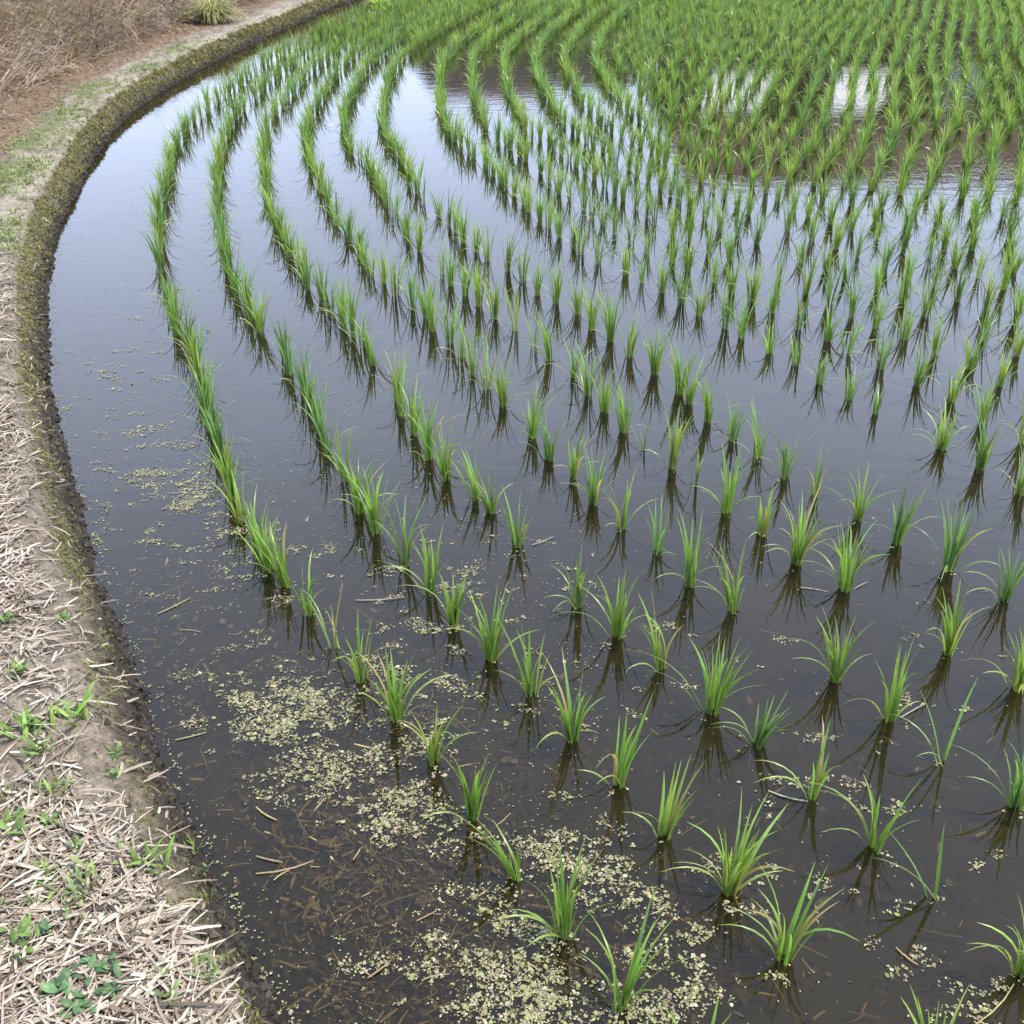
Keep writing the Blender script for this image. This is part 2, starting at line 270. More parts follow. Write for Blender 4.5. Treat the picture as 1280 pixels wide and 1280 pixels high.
def tint_mat(name, rough=0.8, spec=0.3, grain=(60.0, 0.35), bump=0.0, bump_scale=80.0, translucent=0.0, trans_gain=1.3, plain=None):
    m, nt, N, Lk, bs, out = new_mat(name)
    if plain is None:
        a = N.new('ShaderNodeAttribute'); a.attribute_name = 'tint'; src = a.outputs['Color']
    else:
        r = N.new('ShaderNodeRGB'); r.outputs[0].default_value = (*plain, 1); src = r.outputs[0]
    tc = N.new('ShaderNodeTexCoord')
    nz = N.new('ShaderNodeTexNoise'); nz.inputs['Scale'].default_value = grain[0]; nz.inputs['Detail'].default_value = 4
    Lk.new(tc.outputs['Object'], nz.inputs['Vector'])
    mr = N.new('ShaderNodeMapRange'); mr.inputs[1].default_value = 0.25; mr.inputs[2].default_value = 0.75
    mr.inputs[3].default_value = 1 - grain[1]; mr.inputs[4].default_value = 1 + grain[1]
    Lk.new(nz.outputs[0], mr.inputs[0])
    mx = N.new('ShaderNodeVectorMath'); mx.operation = 'SCALE'
    Lk.new(src, mx.inputs[0]); Lk.new(mr.outputs[0], mx.inputs['Scale'])
    Lk.new(mx.outputs[0], bs.inputs['Base Color'])
    bs.inputs['Roughness'].default_value = rough
    bs.inputs['Specular IOR Level'].default_value = spec
    if bump:
        b = N.new('ShaderNodeBump'); b.inputs['Strength'].default_value = bump; b.inputs['Distance'].default_value = 0.018
        n2 = N.new('ShaderNodeTexNoise'); n2.inputs['Scale'].default_value = bump_scale; n2.inputs['Detail'].default_value = 8
        Lk.new(tc.outputs['Object'], n2.inputs['Vector']); Lk.new(n2.outputs[0], b.inputs['Height'])
        Lk.new(b.outputs[0], bs.inputs['Normal'])
    if translucent:
        tr = N.new('ShaderNodeBsdfTranslucent')
        g = N.new('ShaderNodeVectorMath'); g.operation = 'MULTIPLY'
        g.inputs[1].default_value = (trans_gain * 1.1, trans_gain, trans_gain * 0.6)
        Lk.new(mx.outputs[0], g.inputs[0]); Lk.new(g.outputs[0], tr.inputs[0])
        ms = N.new('ShaderNodeMixShader'); ms.inputs[0].default_value = translucent
        Lk.new(bs.outputs[0], ms.inputs[1]); Lk.new(tr.outputs[0], ms.inputs[2])
        Lk.new(ms.outputs[0], out.inputs['Surface'])
    return m

M_LEAF = tint_mat('rice_leaf', rough=0.32, spec=0.65, grain=(45, 0.18), translucent=0.42, trans_gain=1.7)
M_WEED = tint_mat('weed_leaf', rough=0.5, spec=0.35, grain=(90, 0.25), translucent=0.25)
M_STRAW = tint_mat('dry_straw', rough=0.75, spec=0.25, grain=(160, 0.28))
M_SOIL = tint_mat('bank_soil', rough=0.95, spec=0.15, grain=(70, 0.45), bump=0.9, bump_scale=140)
M_MUD = tint_mat('paddy_mud', rough=0.9, spec=0.1, grain=(22, 0.30), bump=0.25, bump_scale=40)
M_MOSS = tint_mat('moss', rough=0.9, spec=0.1, grain=(120, 0.3), translucent=0.2)
M_DRY = tint_mat('dry_grass', rough=0.85, spec=0.15, grain=(30, 0.3), translucent=0.2)
M_DUCK = tint_mat('duckweed', rough=0.6, spec=0.3, grain=(300, 0.25))
M_DUST = tint_mat('ground_dust', rough=1.0, spec=0.05, grain=(3, 0.3), plain=(0.16, 0.15, 0.08))

def water_mat():
    m, nt, N, Lk, bs, out = new_mat('paddy_water')
    N.remove(bs)
    tc = N.new('ShaderNodeTexCoord')
    mp = N.new('ShaderNodeMapping'); mp.inputs['Scale'].default_value = (1.0, 2.4, 1.0)
    Lk.new(tc.outputs['Object'], mp.inputs[0])
    n1 = N.new('ShaderNodeTexNoise'); n1.inputs['Scale'].default_value = 5.0; n1.inputs['Detail'].default_value = 3
    n2 = N.new('ShaderNodeTexNoise'); n2.inputs['Scale'].default_value = 26.0; n2.inputs['Detail'].default_value = 2
    Lk.new(mp.outputs[0], n1.inputs['Vector']); Lk.new(mp.outputs[0], n2.inputs['Vector'])
    # the breeze ruffles some stretches and leaves others smooth
    n3 = N.new('ShaderNodeTexNoise'); n3.inputs['Scale'].default_value = 0.45
    Lk.new(tc.outputs['Object'], n3.inputs['Vector'])
    mr = N.new('ShaderNodeMapRange'); mr.inputs[1].default_value = 0.35; mr.inputs[2].default_value = 0.7; mr.inputs[3].default_value = 0.25; mr.inputs[4].default_value = 1.0
    Lk.new(n3.outputs[0], mr.inputs[0])
    a = N.new('ShaderNodeMath'); a.operation = 'MULTIPLY_ADD'; a.inputs[1].default_value = 0.22
    Lk.new(n2.outputs[0], a.inputs[0]); Lk.new(n1.outputs[0], a.inputs[2])
    b = N.new('ShaderNodeMath'); b.operation = 'MULTIPLY'
    Lk.new(a.outputs[0], b.inputs[0]); Lk.new(mr.outputs[0], b.inputs[1])
    bp = N.new('ShaderNodeBump'); bp.inputs['Strength'].default_value = 0.5; bp.inputs['Distance'].default_value = 0.0022
    Lk.new(b.outputs[0], bp.inputs['Height'])
    fr = N.new('ShaderNodeFresnel'); fr.inputs['IOR'].default_value = 1.42   # raised above plain water to strengthen the reflected sky
    Lk.new(bp.outputs[0], fr.inputs['Normal'])
    gl = N.new('ShaderNodeBsdfGlossy'); gl.inputs['Roughness'].default_value = 0.015
    gl.inputs['Color'].default_value = (1, 1, 1, 1)
    Lk.new(bp.outputs[0], gl.inputs['Normal'])
    tr = N.new('ShaderNodeBsdfTransparent'); tr.inputs['Color'].default_value = (0.74, 0.69, 0.52, 1)
    # silt hanging in the water
    df = N.new('ShaderNodeBsdfDiffuse'); df.inputs['Color'].default_value = (0.017, 0.0145, 0.007, 1)
    body = N.new('ShaderNodeMixShader'); body.inputs[0].default_value = 0.35
    Lk.new(tr.outputs[0], body.inputs[1]); Lk.new(df.outputs[0], body.inputs[2])
    ms = N.new('ShaderNodeMixShader')
    Lk.new(fr.outputs[0], ms.inputs[0]); Lk.new(body.outputs[0], ms.inputs[1]); Lk.new(gl.outputs[0], ms.inputs[2])
    Lk.new(ms.outputs[0], out.inputs['Surface'])
    return m
M_WATER = water_mat()

# ---------------------------------------------------------------- curves in plan
def resample(pts, step):
    pts = np.array(pts, float)
    s = np.concatenate([[0], np.cumsum(np.hypot(*np.diff(pts, axis=0).T))])
    n = max(2, int(s[-1] / step))
    q = np.linspace(0, s[-1], n + 1)
    return np.stack([np.interp(q, s, pts[:, 0]), np.interp(q, s, pts[:, 1])], 1)

def smooth(pts, step, k):
    p = resample(pts, step)
    ker = np.hanning(2 * k + 3)[1:-1]; ker /= ker.sum()
    pad = np.concatenate([2 * p[0] - p[k:0:-1], p, 2 * p[-1] - p[-2:-k - 2:-1]])
    return np.stack([np.convolve(pad[:, i], ker, 'valid') for i in (0, 1)], 1)

def normals_left(p):
    t = np.gradient(p, axis=0); t /= np.linalg.norm(t, axis=1, keepdims=True)
    return np.stack([-t[:, 1], t[:, 0]], 1)

def offset(p, d):          # to the right of the walking direction
    return p - normals_left(p) * d

# ---------------------------------------------------------------- bank: closed levee round the paddy
edge_pts = [(15.5, -6.0), (8.0, -5.2), (3.6, -4.4)] + BANK_EDGE + [(2.5, 22.3), (6, 22.8), (12.5, 22.8), (15.0, 21.8), (15.8, 19.5), (15.8, 8), (15.8, -3)]
EDGE = smooth(edge_pts, 0.02, 14)
_es = np.concatenate([[0], np.cumsum(np.hypot(*np.diff(EDGE, axis=0).T))])
EDGE = EDGE + normals_left(EDGE) * (0.050 * (fnoise(_es * 1.7, _es * 0, 24, 3) - 0.5))[:, None]
EDGE_S = np.concatenate([[0], np.cumsum(np.hypot(*np.diff(EDGE, axis=0).T))])
EDGE_N = normals_left(EDGE)
kk = np.hanning(41); kk /= kk.sum()
EDGE_N = np.stack([np.convolve(np.pad(EDGE_N[:, i], 20, mode='edge'), kk, 'valid') for i in (0, 1)], 1)
EDGE_N /= np.linalg.norm(EDGE_N, axis=1, keepdims=True)
def s_at(x, y):
    return EDGE_S[np.argmin((EDGE[:, 0] - x) ** 2 + (EDGE[:, 1] - y) ** 2)]
S_FAR0, S_FAR1 = s_at(-1.98, 16.4), s_at(0.6, 21.2)
S_NEAR0, S_NEAR1 = s_at(1.35, -2.6), s_at(-0.8, 1.75)

def bank_height(s, d):
    wob = 0.055 * (fnoise(s * 6.0, d * 0 + 3.1, 3) - 0.5)
    dd = d + wob * sstep(-0.02, 0.05, d) * 0.7 + 0.02 * (fnoise(s * 22, d * 22, 21) - 0.5)
    z = np.where(dd < 0, dd * 1.5, 0.085 * sstep(0.0, 0.055, dd) + 0.065 * sstep(0.03, 0.14, dd))
    z = np.maximum(z, -0.12)
    side = sstep(-0.01, 0.02, d) * (1 - sstep(0.12, 0.2, d))
    z = z + side * (0.030 * (fnoise(s * 40, d * 40, 5, 4) - 0.5) + 0.022 * (fnoise(s * 13, d * 13, 6, 3) - 0.5))
    top = sstep(0.1, 0.18, d)
    z = z + top * (0.022 * (fnoise(s * 7, d * 7, 8) - 0.5) + 0.008 * (fnoise(s * 60, d * 60, 9, 2) - 0.5))
    amp = (1 - sstep(S_FAR0, S_FAR1, s)) * sstep(S_NEAR0, S_NEAR1, s)
    foot = 0.80 + 0.16 * (fnoise(s * 0.9, 2.2 + d * 0, 14, 2) - 0.5)
    q = np.clip(d - foot, 0, None)
    up = 0.55 * (1 - np.exp(-q * 1.5)) * sstep(0, 0.35, q + 0.12)
    z = z + amp * (up + sstep(0.1, 0.6, q) * 0.28 * (fnoise(s * 1.6, d * 1.6, 17, 3) - 0.5)) - (1 - amp) * 0.3 * sstep(0.8, 1.8, d)
    return z

def bank_xyz(s, d, lift=0.0):
    x = np.interp(s, EDGE_S, EDGE[:, 0]) + np.interp(s, EDGE_S, EDGE_N[:, 0]) * d
    y = np.interp(s, EDGE_S, EDGE[:, 1]) + np.interp(s, EDGE_S, EDGE_N[:, 1]) * d
    return np.stack([x, y, bank_height(s, d) + lift], -1)

def bank_sd(x, y):
    i = np.argmin((EDGE[:, 0] - x) ** 2 + (EDGE[:, 1] - y) ** 2)
    return EDGE_S[i], float(np.dot(np.array([x, y]) - EDGE[i], EDGE_N[i]))

def patches(x, y, table):
    w = np.zeros_like(x)
    for (px, py, sx, sy) in table:
        w = np.maximum(w, np.exp(-0.5 * (((x - px) / sx) ** 2 + ((y - py) / sy) ** 2)))
    return w

SA, SB = s_at(-0.2, 0.6), s_at(-2.2, 5.0)
def mulch_density(s, d, p):
    y = p[..., 1]
    n1 = fnoise(s * 5, d * 5, 61); n2 = fnoise(s * 16, d * 16, 63)
    thick = 1 - sstep(1.30, 1.50, y - 0.25 * (d - 0.2))
    low = np.where(y < 1.15, 0.045, 0.085)
    a = thick * sstep(low, low + 0.06, d + 0.03 * (n2 - 0.5))
    b = sstep(1.55, 1.95, y) * (1 - sstep(2.4, 2.8, y)) * sstep(0.13, 0.2, d) * (0.35 + 0.65 * sstep(0.35, 0.55, n1))
    c = sstep(2.4, 2.9, y) * (1 - sstep(4.0, 4.8, y)) * sstep(0.10, 0.17, d) * sstep(0.36, 0.52, n1 * 0.6 + n2 * 0.4)
    e = (0.05 + (1 - thick) * 0.07 * sstep(0.10, 0.2, d)) * sstep(0.02, 0.05, d) * (1 - sstep(3.5, 4.5, y))
    return np.clip(np.maximum(np.maximum(a, b * 0.8), np.maximum(c * 0.8, e)), 0, 1)

def build_bank():
    ss = [0.0]
    mid = EDGE
    while ss[-1] < EDGE_S[-1]:
        x = np.interp(ss[-1], EDGE_S, EDGE[:, 0]); y = np.interp(ss[-1], EDGE_S, EDGE[:, 1])
        r = math.hypot(x, y)
        off = abs(x) > 6 or y < 0.4
        ss.append(ss[-1] + (0.12 if off else 0.007 + 0.0032 * r))
    s = np.array(ss[:-1])
    d = np.concatenate([[-0.5, -0.2, -0.08, -0.04, -0.02], np.arange(-0.01, 0.16, 0.008), np.arange(0.16, 0.9, 0.02), np.arange(0.92, 4.0, 0.10), [4.5, 6, 9, 14, 22]])
    Sg, Dg = np.meshgrid(s, d, indexing='ij')
    V = bank_xyz(Sg, Dg)
    X, Y = V[..., 0], V[..., 1]
    n1 = fnoise(Sg * 5, Dg * 14, 31); n2 = fnoise(Sg * 20, Dg * 24, 33); n3 = fnoise(Sg * 70, Dg * 70, 35, 3)
    def mix(a, b, w): return a * (1 - w[..., None]) + np.array(b) * w[..., None]
    C = np.zeros(V.shape) + np.array((0.185, 0.152, 0.115))
    C = mix(C, (0.27, 0.235, 0.185), sstep(0.42, 0.62, n1) * sstep(0.10, 0.16, Dg))
    C = mix(C, (0.13, 0.105, 0.08), sstep(0.5, 0.7, n2) * 0.7)
    C = mix(C, (0.12, 0.135, 0.05), sstep(0.15, 0.6, patches(X, Y, GRASS_PATCHES)) * sstep(0.3, 0.6, n2 + 0.15) * 0.8)
    far = sstep(3.6, 5.0, Y)
    C = mix(C, (0.27, 0.24, 0.185), far * sstep(0.09, 0.12, Dg) * (1 - sstep(0.2, 0.32, Dg)) * sstep(0.4, 0.55, n1 * 0.5 + n2 * 0.5))
    lit = sstep(0.36, 0.5, Dg + 0.12 * (n1 - 0.5)) * far
    C = mix(C, (0.165, 0.115, 0.078), lit * (0.75 + 0.25 * n2))
    slope = sstep(0.75, 0.95, Dg) * far
    C = mix(C, (0.18, 0.135, 0.105), slope)
    sidew = (1 - sstep(0.062, 0.098, Dg + 0.05 * (n2 - 0.5)))
    C = mix(C, (0.078, 0.064, 0.046), sidew)
    C = mix(C, (0.135, 0.118, 0.075), sidew * far)
    C = mix(C, (0.092, 0.093, 0.038), sidew * sstep(0.42, 0.62, n2 * 0.6 + n1 * 0.4) * (0.35 + 0.4 * sstep(1.6, 2.4, Y)))
    C = mix(C, (0.040, 0.034, 0.027), 1 - sstep(0.024 - 0.008 * far, 0.066 - 0.03 * far, Dg + 0.04 * (n2 - 0.5)))
    C = mix(C, (0.22, 0.18, 0.135), np.clip(mulch_density(Sg, Dg, V), 0, 1) * 0.8)
    C *= (0.55 + 0.9 * n3)[..., None]
    m, k = Sg.shape
    i = np.arange(m - 1)[:, None] * k + np.arange(k - 1)[None, :]
    F = np.stack([i, i + k, i + k + 1, i + 1], -1).reshape(-1, 4)
    me = make_mesh('bank', V, F, M_SOIL, C.reshape(-1, 3))
    link('bank', me, kind='structure', label='curved earth bank with mossy side and straw-covered top')
build_bank()

# ---------------------------------------------------------------- water, mud, ground beyond
def grid(name, xs, ys, zf, mat, colf=None):
    X, Y = np.meshgrid(xs, ys, indexing='ij')
    V = np.stack([X, Y, zf(X, Y)], -1)
    m, k = X.shape
    i = np.arange(m - 1)[:, None] * k + np.arange(k - 1)[None, :]
    F = np.stack([i, i + k, i + k + 1, i + 1], -1).reshape(-1, 4)
    return make_mesh(name, V, F, mat, None if colf is None else colf(X, Y).reshape(-1, 3))
gx = np.concatenate([[-5, -3.5, -2.5, -1.8], np.arange(-1.2, 2.0, 0.03), np.arange(2.0, 16.2, 0.25)])
gy = np.concatenate([[-6.2, -3, -1, 0.2], np.arange(0.6, 4.0, 0.03), np.arange(4.0, 23.5, 0.25)])
def mud_z(X, Y):
    return -0.046 + 0.030 * (fnoise(X * 6, Y * 6, 41) - 0.5) + 0.018 * (fnoise(X * 26, Y * 26, 43, 3) - 0.5)
def mud_c(X, Y):
    n = (0.5 * fnoise(X * 1.8, Y * 1.8, 46) + 0.5 * fnoise(X * 6, Y * 6, 45))[..., None]
    return np.array((0.042, 0.034, 0.018)) * (0.35 + 1.3 * n)
link('paddy_mud', grid('paddy_mud', gx, gy, mud_z, M_MUD, mud_c), kind='structure')
link('water', grid('water', np.array([-4.6, 16.3]), np.array([-6.4, 23.4]), lambda X, Y: X * 0, M_WATER), kind='structure')
link('ground', grid('ground', np.array([-900., 900.]), np.array([-900., 900.]), lambda X, Y: X * 0 - 0.42, M_DUST), kind='structure')

# ---------------------------------------------------------------- rows of rice
def polyline_all(k):
    return [(h[0], h[1]) for h in HILLS[k]] + ROW_LINES[k]
r1 = [p for p in ROW_LINES[1]] + [(-0.78, 17.4), (-0.15, 19.2)]
R1S = smooth(r1, 0.05, 12)
row_curves = {1: R1S}
for k in range(2, 7):
    pts = [p for p in ROW_LINES[k] if p[1] < 8.4]
    top = offset(R1S, 0.245 * (k - 1))
    pts += [tuple(p) for p in top if p[1] > 9.8]
    row_curves[k] = smooth(pts, 0.05, 12)
p7 = [p for p in ROW_LINES[7] if p[1] < 10.9] + [tuple(p) for p in offset(R1S, 1.62) if p[1] > 12.2]
row_curves[7] = smooth(p7, 0.05, 14)
full7 = smooth([(2.35, 1.35), (1.95, 2.05)] + [(h[0], h[1]) for h in HILLS[7]] + p7, 0.05, 16)
for k in range(8, 13):
    row_curves[k] = offset(full7, 0.28 * (k - 7))

def to_pixel(x, y, z=0.0):
    p = math.radians(PITCH)
    dy, dz = y, z - CAM_H
    depth = dy * math.cos(p) - dz * math.sin(p)
    up = dy * math.sin(p) + dz * math.cos(p)
    if depth < 0.05: return (-9e3, -9e3, depth)
    return (640 + 1330 * x / depth, 640 - 1330 * up / depth, depth)

hills = []        # dicts: row, x, y, h, n, tone, droops, lean
for k in range(1, 13):
    if k in HILLS:
        for (x, y, h, n, tone, dr, ln) in HILLS[k]:
            hills.append(dict(row=k, x=x, y=y, h=h, n=n, tone=tone, dr=dr, lean=ln))
    c = row_curves[k]
    s = np.concatenate([[0], np.cumsum(np.hypot(*np.diff(c, axis=0).T))])
    q = rng.uniform(0.0, 0.16) if k > 7 else 0.01
    while q < s[-1]:
        gap = rng.random() < 0.025
        if not gap:
            x = np.interp(q, s, c[:, 0]) + rng.normal(0, 0.010); y = np.interp(q, s, c[:, 1]) + rng.normal(0, 0.010)
            hills.append(dict(row=k, x=float(x), y=float(y), h=None))
        q += 0.158 * rng.uniform(0.9, 1.1)
# seedlings of the outer rows that run on past the picture's lower and right edges
for k in (2, 3, 4, 5, 6, 7):
    a, b = HILLS[k][0], HILLS[k][3]
    u = np.array([a[0] - b[0], a[1] - b[1]]); u /= np.linalg.norm(u)
    for j in range(1, 7):
        hills.append(dict(row=k, x=a[0] + u[0] * 0.165 * j, y=a[1] + u[1] * 0.165 * j, h=None))
# the inner block, planted in straight passes of six rows
inner_edge = offset(full7, 0.28 * 5 + 0.17)
ie_n = normals_left(inner_edge)
cdir = np.array([math.cos(math.radians(70.5)), math.sin(math.radians(70.5))]); rdir = np.array([-cdir[1], cdir[0]])
org = np.array([2.2, 4.2])
row_no = 13
for ps in range(-3, 9):
    ph = rng.uniform(0, 0.17); sh = math.tan(math.radians(rng.uniform(-3, 3)))
    for r in range(6):
        v = ps * 1.86 + r * 0.30
        for j in range(-75, 75):
            q = org + cdir * v + rdir * (j * 0.158 + ph + sh * r * 0.3) + rng.normal(0, 0.011, 2)
            if not (q[1] < 19.3 and q[0] < 9.5 and q[1] > 1.0): continue
            px = to_pixel(*q)
            if not (-60 < px[0] < 1480 and px[1] < 1400): continue
            i = np.argmin(((inner_edge - q) ** 2).sum(1))
            if np.dot(q - inner_edge[i], -ie_n[i]) < 0: continue
            if rng.random() < 0.03: continue
            hills.append(dict(row=row_no, x=float(q[0]), y=float(q[1]), h=None))
        row_no += 1

hills = [h for h in hills if math.hypot(h['x'] + 1.68, h['y'] - 14.75) > 0.30]
TONES = {'g': (0.150, 0.260, 0.050), 'y': (0.195, 0.290, 0.060), 'b': (0.115, 0.215, 0.062)}
DROOP = np.array((0.27, 0.33, 0.10))
for h in hills:
    px, py, dep = to_pixel(h['x'], h['y'])
    h['px'], h['py'], h['dep'] = px, py, dep
    if h['h'] is None:
        h['traced'] = False
        inner = h['row'] > 12
        h['h'] = float(np.clip(rng.normal(0.182 if inner or h['y'] > 5.5 else 0.192, 0.022), 0.12, 0.26))
        h['n'] = int(np.clip(rng.normal(31 if inner else (21 if h['row'] > 9 and h['y'] > 6.5 else 15 + 5 * min(1.0, max(0.0, (h['y'] - 4.5) / 2))), 4.5), 6, 38))
        h['tone'] = rng.choice(['g', 'y', 'b'], p=[0.74, 0.14, 0.12] if inner else [0.62, 0.20, 0.18])
        h['dr'] = [float(rng.choice([-1, 1]) * rng.uniform(0.05, 0.10)) for _ in range(rng.integers(1, 4))]
        h['lean'] = float(rng.normal(0, 0.008))
    else: h['traced'] = True
inside = [h for h in hills if -8 < h['px'] < 1288 and -4 < h['py'] < 1300]
inside += [h for h in hills if h not in inside and h['traced']]
inside.sort(key=lambda h: h['dep'])
single = inside[:298]
sid = set(id(h) for h in single)
mass = [h for h in hills if id(h) not in sid]

def plant_leaves(h, K):
    """leaf arrays of one seedling, in its own coordinates (base on the water)"""
    n, H = h['n'], h['h']
    if h['traced'] and n > 4: n = int(n * 1.22)
    few = n <= 3; fan = 1.6 if h['row'] > 12 else 1.0 + 0.30 * min(1.0, max(0.0, (h['y'] - 4.5) / 2))
    cluster = 0.004 if few else 0.012
    a0 = rng.uniform(0, 2 * math.pi, n)
    rb = cluster * np.sqrt(rng.random(n))
    base = np.stack([rb * np.cos(a0), rb * np.sin(a0), np.full(n, -0.03)], 1)
    az = a0 + rng.normal(0, 0.7, n)
    L = (H + 0.03) * rng.uniform(0.68, 1.08, n)
    L[0] = (H + 0.03) * 1.08
    lean = np.abs(rng.normal(0.075, 0.065, n)); curl = (rng.gamma(2.0, 0.20, n) + 0.08) * fan
    W = rng.uniform(0.0052, 0.0082, n) * (0.68 if h['row'] > 12 else (1.16 if h['traced'] else (0.85 if h['y'] > 4.5 else 1.0)))
    tone = np.array(TONES[h['tone']])
    C = tone * rng.uniform(0.62, 1.32, (n, 1)) * (1 + rng.normal(0, 0.07, (n, 3)))
    old = rng.random(n) < (0.05 if h['dep'] < 3.5 else 0.012)
    C[old] = np.array((0.30, 0.26, 0.10)) * rng.uniform(0.7, 1.1, (int(old.sum()), 1)); curl[old] += 0.5
    if few:
        az = np.array([math.pi * 0.95, 0.2, 2.0])[:n]; lean = np.array([0.30, 0.05, 0.2])[:n]; curl = np.array([0.25, 0.12, 0.3])[:n]; L[:] = (H + 0.03) * np.array([0.98, 1.05, 0.7])[:n]
    m = len(h['dr'])
    if m:
        db = np.stack([rng.normal(0, 0.006, m), rng.normal(0, 0.006, m), np.full(m, -0.02)], 1)
        daz = np.array([(0 if d > 0 else math.pi) + rng.normal(0, 0.5) for d in h['dr']])
        reach = np.abs(np.array(h['dr']))
        dl = reach * rng.uniform(1.15, 1.35, m) + 0.065
        dlean = rng.uniform(0.28, 0.62, m); dcurl = rng.uniform(0.9, 1.7, m)
        base = np.concatenate([base, db]); az = np.concatenate([az, daz]); L = np.concatenate([L, dl])
        lean = np.concatenate([lean, dlean]); curl = np.concatenate([curl, dcurl]); W = np.concatenate([W, rng.uniform(0.0042, 0.006, m)])
        mixw = rng.uniform(0.25, 0.9, (m, 1))
        C = np.concatenate([C, DROOP * mixw + tone * (1 - mixw)])
    tw = rng.normal(0, 0.7, len(L))
    P, S, U, t = blade_lines(base, az, L, lean, curl, K, start=0.28, power=1.25, zmin=0.004, twist=tw)
    P[..., 0] += h['lean'] * np.clip(P[..., 2] / H, 0, 1.2) ** 1.3
    Wt = leaf_width(W, t)
    Ct = C[:, None, :] * (0.85 + 0.3 * t[..., None]) + np.array((0.05, 0.035, 0.0)) * (1.0 if h['dep'] < 4 else 0.3) * (sstep(0.8, 1.0, t)[..., None]) + np.array((0.05, 0.04, 0.02)) * (1 - sstep(0.0, 0.3, t))[..., None]
    return P, S, U, Wt, Ct

NUM = ['first', 'second', 'third', 'fourth', 'fifth', 'sixth', 'seventh', 'eighth', 'ninth', 'tenth', 'eleventh', 'twelfth', 'thirteenth', 'fourteenth', 'fifteenth', 'sixteenth', 'seventeenth', 'eighteenth', 'nineteenth', 'twentieth']
TENS = {2: 'twenty', 3: 'thirty', 4: 'forty', 5: 'fifty', 6: 'sixty', 7: 'seventy', 8: 'eighty'}
def ordinal(i):
    if i <= 20: return NUM[i - 1]
    t, u = divmod(i, 10)
    return TENS[t][:-1] + 'ieth' if u == 0 else TENS[t] + '-' + NUM[u - 1]
def row_phrase(k):
    if k == 1: return 'row nearest the bank'
    if k <= 6: return NUM[k - 1] + ' row from the bank'
    if k <= 12: return NUM[k - 7] + ' row beyond the wide lane'
    return '%s row of the inner block' % ordinal(INNER.index(k) + 1)
INNER = sorted(set(h['row'] for h in single if h['row'] > 12), key=lambda k: min(h['dep'] for h in single if h['row'] == k))
count = {}
order = sorted(single, key=lambda h: (h['row'], h['dep']))
for h in order:
    if h['py'] > 1285: h['ord'] = 0; continue
    count[h['row']] = count.get(h['row'], 0) + 1
    h['ord'] = count[h['row']]
def look(h):
    if h['n'] <= 3: return 'sparse thin'
    if h['n'] >= 16: return 'bushy'
    if h['n'] <= 6: return 'slight'
    return {'g': 'fresh green', 'y': 'yellow-green', 'b': 'blue-green'}[h['tone']]
GROUP = 'rice seedlings planted in curved rows'
LEAF_PARTS = 112
for i, h in enumerate(single):
    if h['ord'] == 0:
        lab = '%s rice seedling cut off by the bottom edge, in the %s' % (look(h), row_phrase(h['row']))
    else:
        lab = '%s rice seedling, %s from near in the %s' % (look(h), ordinal(h['ord']), row_phrase(h['row']))
    near = i < LEAF_PARTS
    P, S, U, Wt, Ct = plant_leaves(h, 9 if near else 7)
    n, K = Wt.shape
    props = dict(label=lab, category='rice seedling', group=GROUP)
    if near:
        root = link('rice_seedling', None, loc=(h['x'], h['y'], 0.0), **props)
        root.empty_display_size = 0.05
        for j in range(n):
            V, F = strips(P[j:j + 1], S[j:j + 1], Wt[j:j + 1], U[j:j + 1])
            link('leaf', make_mesh('leaf', V, F, M_LEAF, np.repeat(Ct[j], 3, axis=0)), root)
        # the pale sheaths at the foot
        m = int(np.clip(n // 3, 1, 5))
        a = rng.uniform(0, 6.28, m); rr = 0.008 * np.sqrt(rng.random(m)) if m > 1 else np.zeros(m)
        b = np.stack([rr * np.cos(a), rr * np.sin(a), np.full(m, -0.055)], 1)
        P2, S2, U2, t2 = blade_lines(b, a, rng.uniform(0.09, 0.115, m), np.abs(rng.normal(0.04, 0.04, m)), np.full(m, 0.12), 5)
        W2 = np.full((m, 5), 0.0062) * np.array([0.9, 1, 0.95, 0.8, 0.3])
        V, F = strips(P2, S2, W2, U2, 0.45)
        link('stem', make_mesh('stem', V, F, M_LEAF, np.tile(np.array((0.125, 0.215, 0.055)), (len(V), 1))), root)
    else:
        V, F = strips(P, S, Wt, U)
        link('rice_seedling', make_mesh('rice_seedling', V, F, M_LEAF, np.repeat(Ct.reshape(-1, 3), 3, axis=0)), loc=(h['x'], h['y'], 0.0), **props)
# everything farther off or past the picture's edge: one mass
Ps, Ss, Ws, Cs = [], [], [], []
for h in mass:
    P, S, U, Wt, Ct = plant_leaves(h, 5)
    Ps.append(P + np.array((h['x'], h['y'], 0))); Ss.append(S); Ws.append(Wt * 1.08); Cs.append(Ct)
V, F = flat_strips(np.concatenate(Ps), np.concatenate(Ss), np.concatenate(Ws))
link('distant_rice', make_mesh('distant_rice', V, F, M_LEAF, np.repeat(np.concatenate(Cs).reshape(-1, 3), 2, axis=0)), kind='stuff', label='dense rows of green rice farther out in the flooded field', category='rice')
print('hills', len(hills), 'single', len(single), 'far edge of singles', single[-1]['y'])

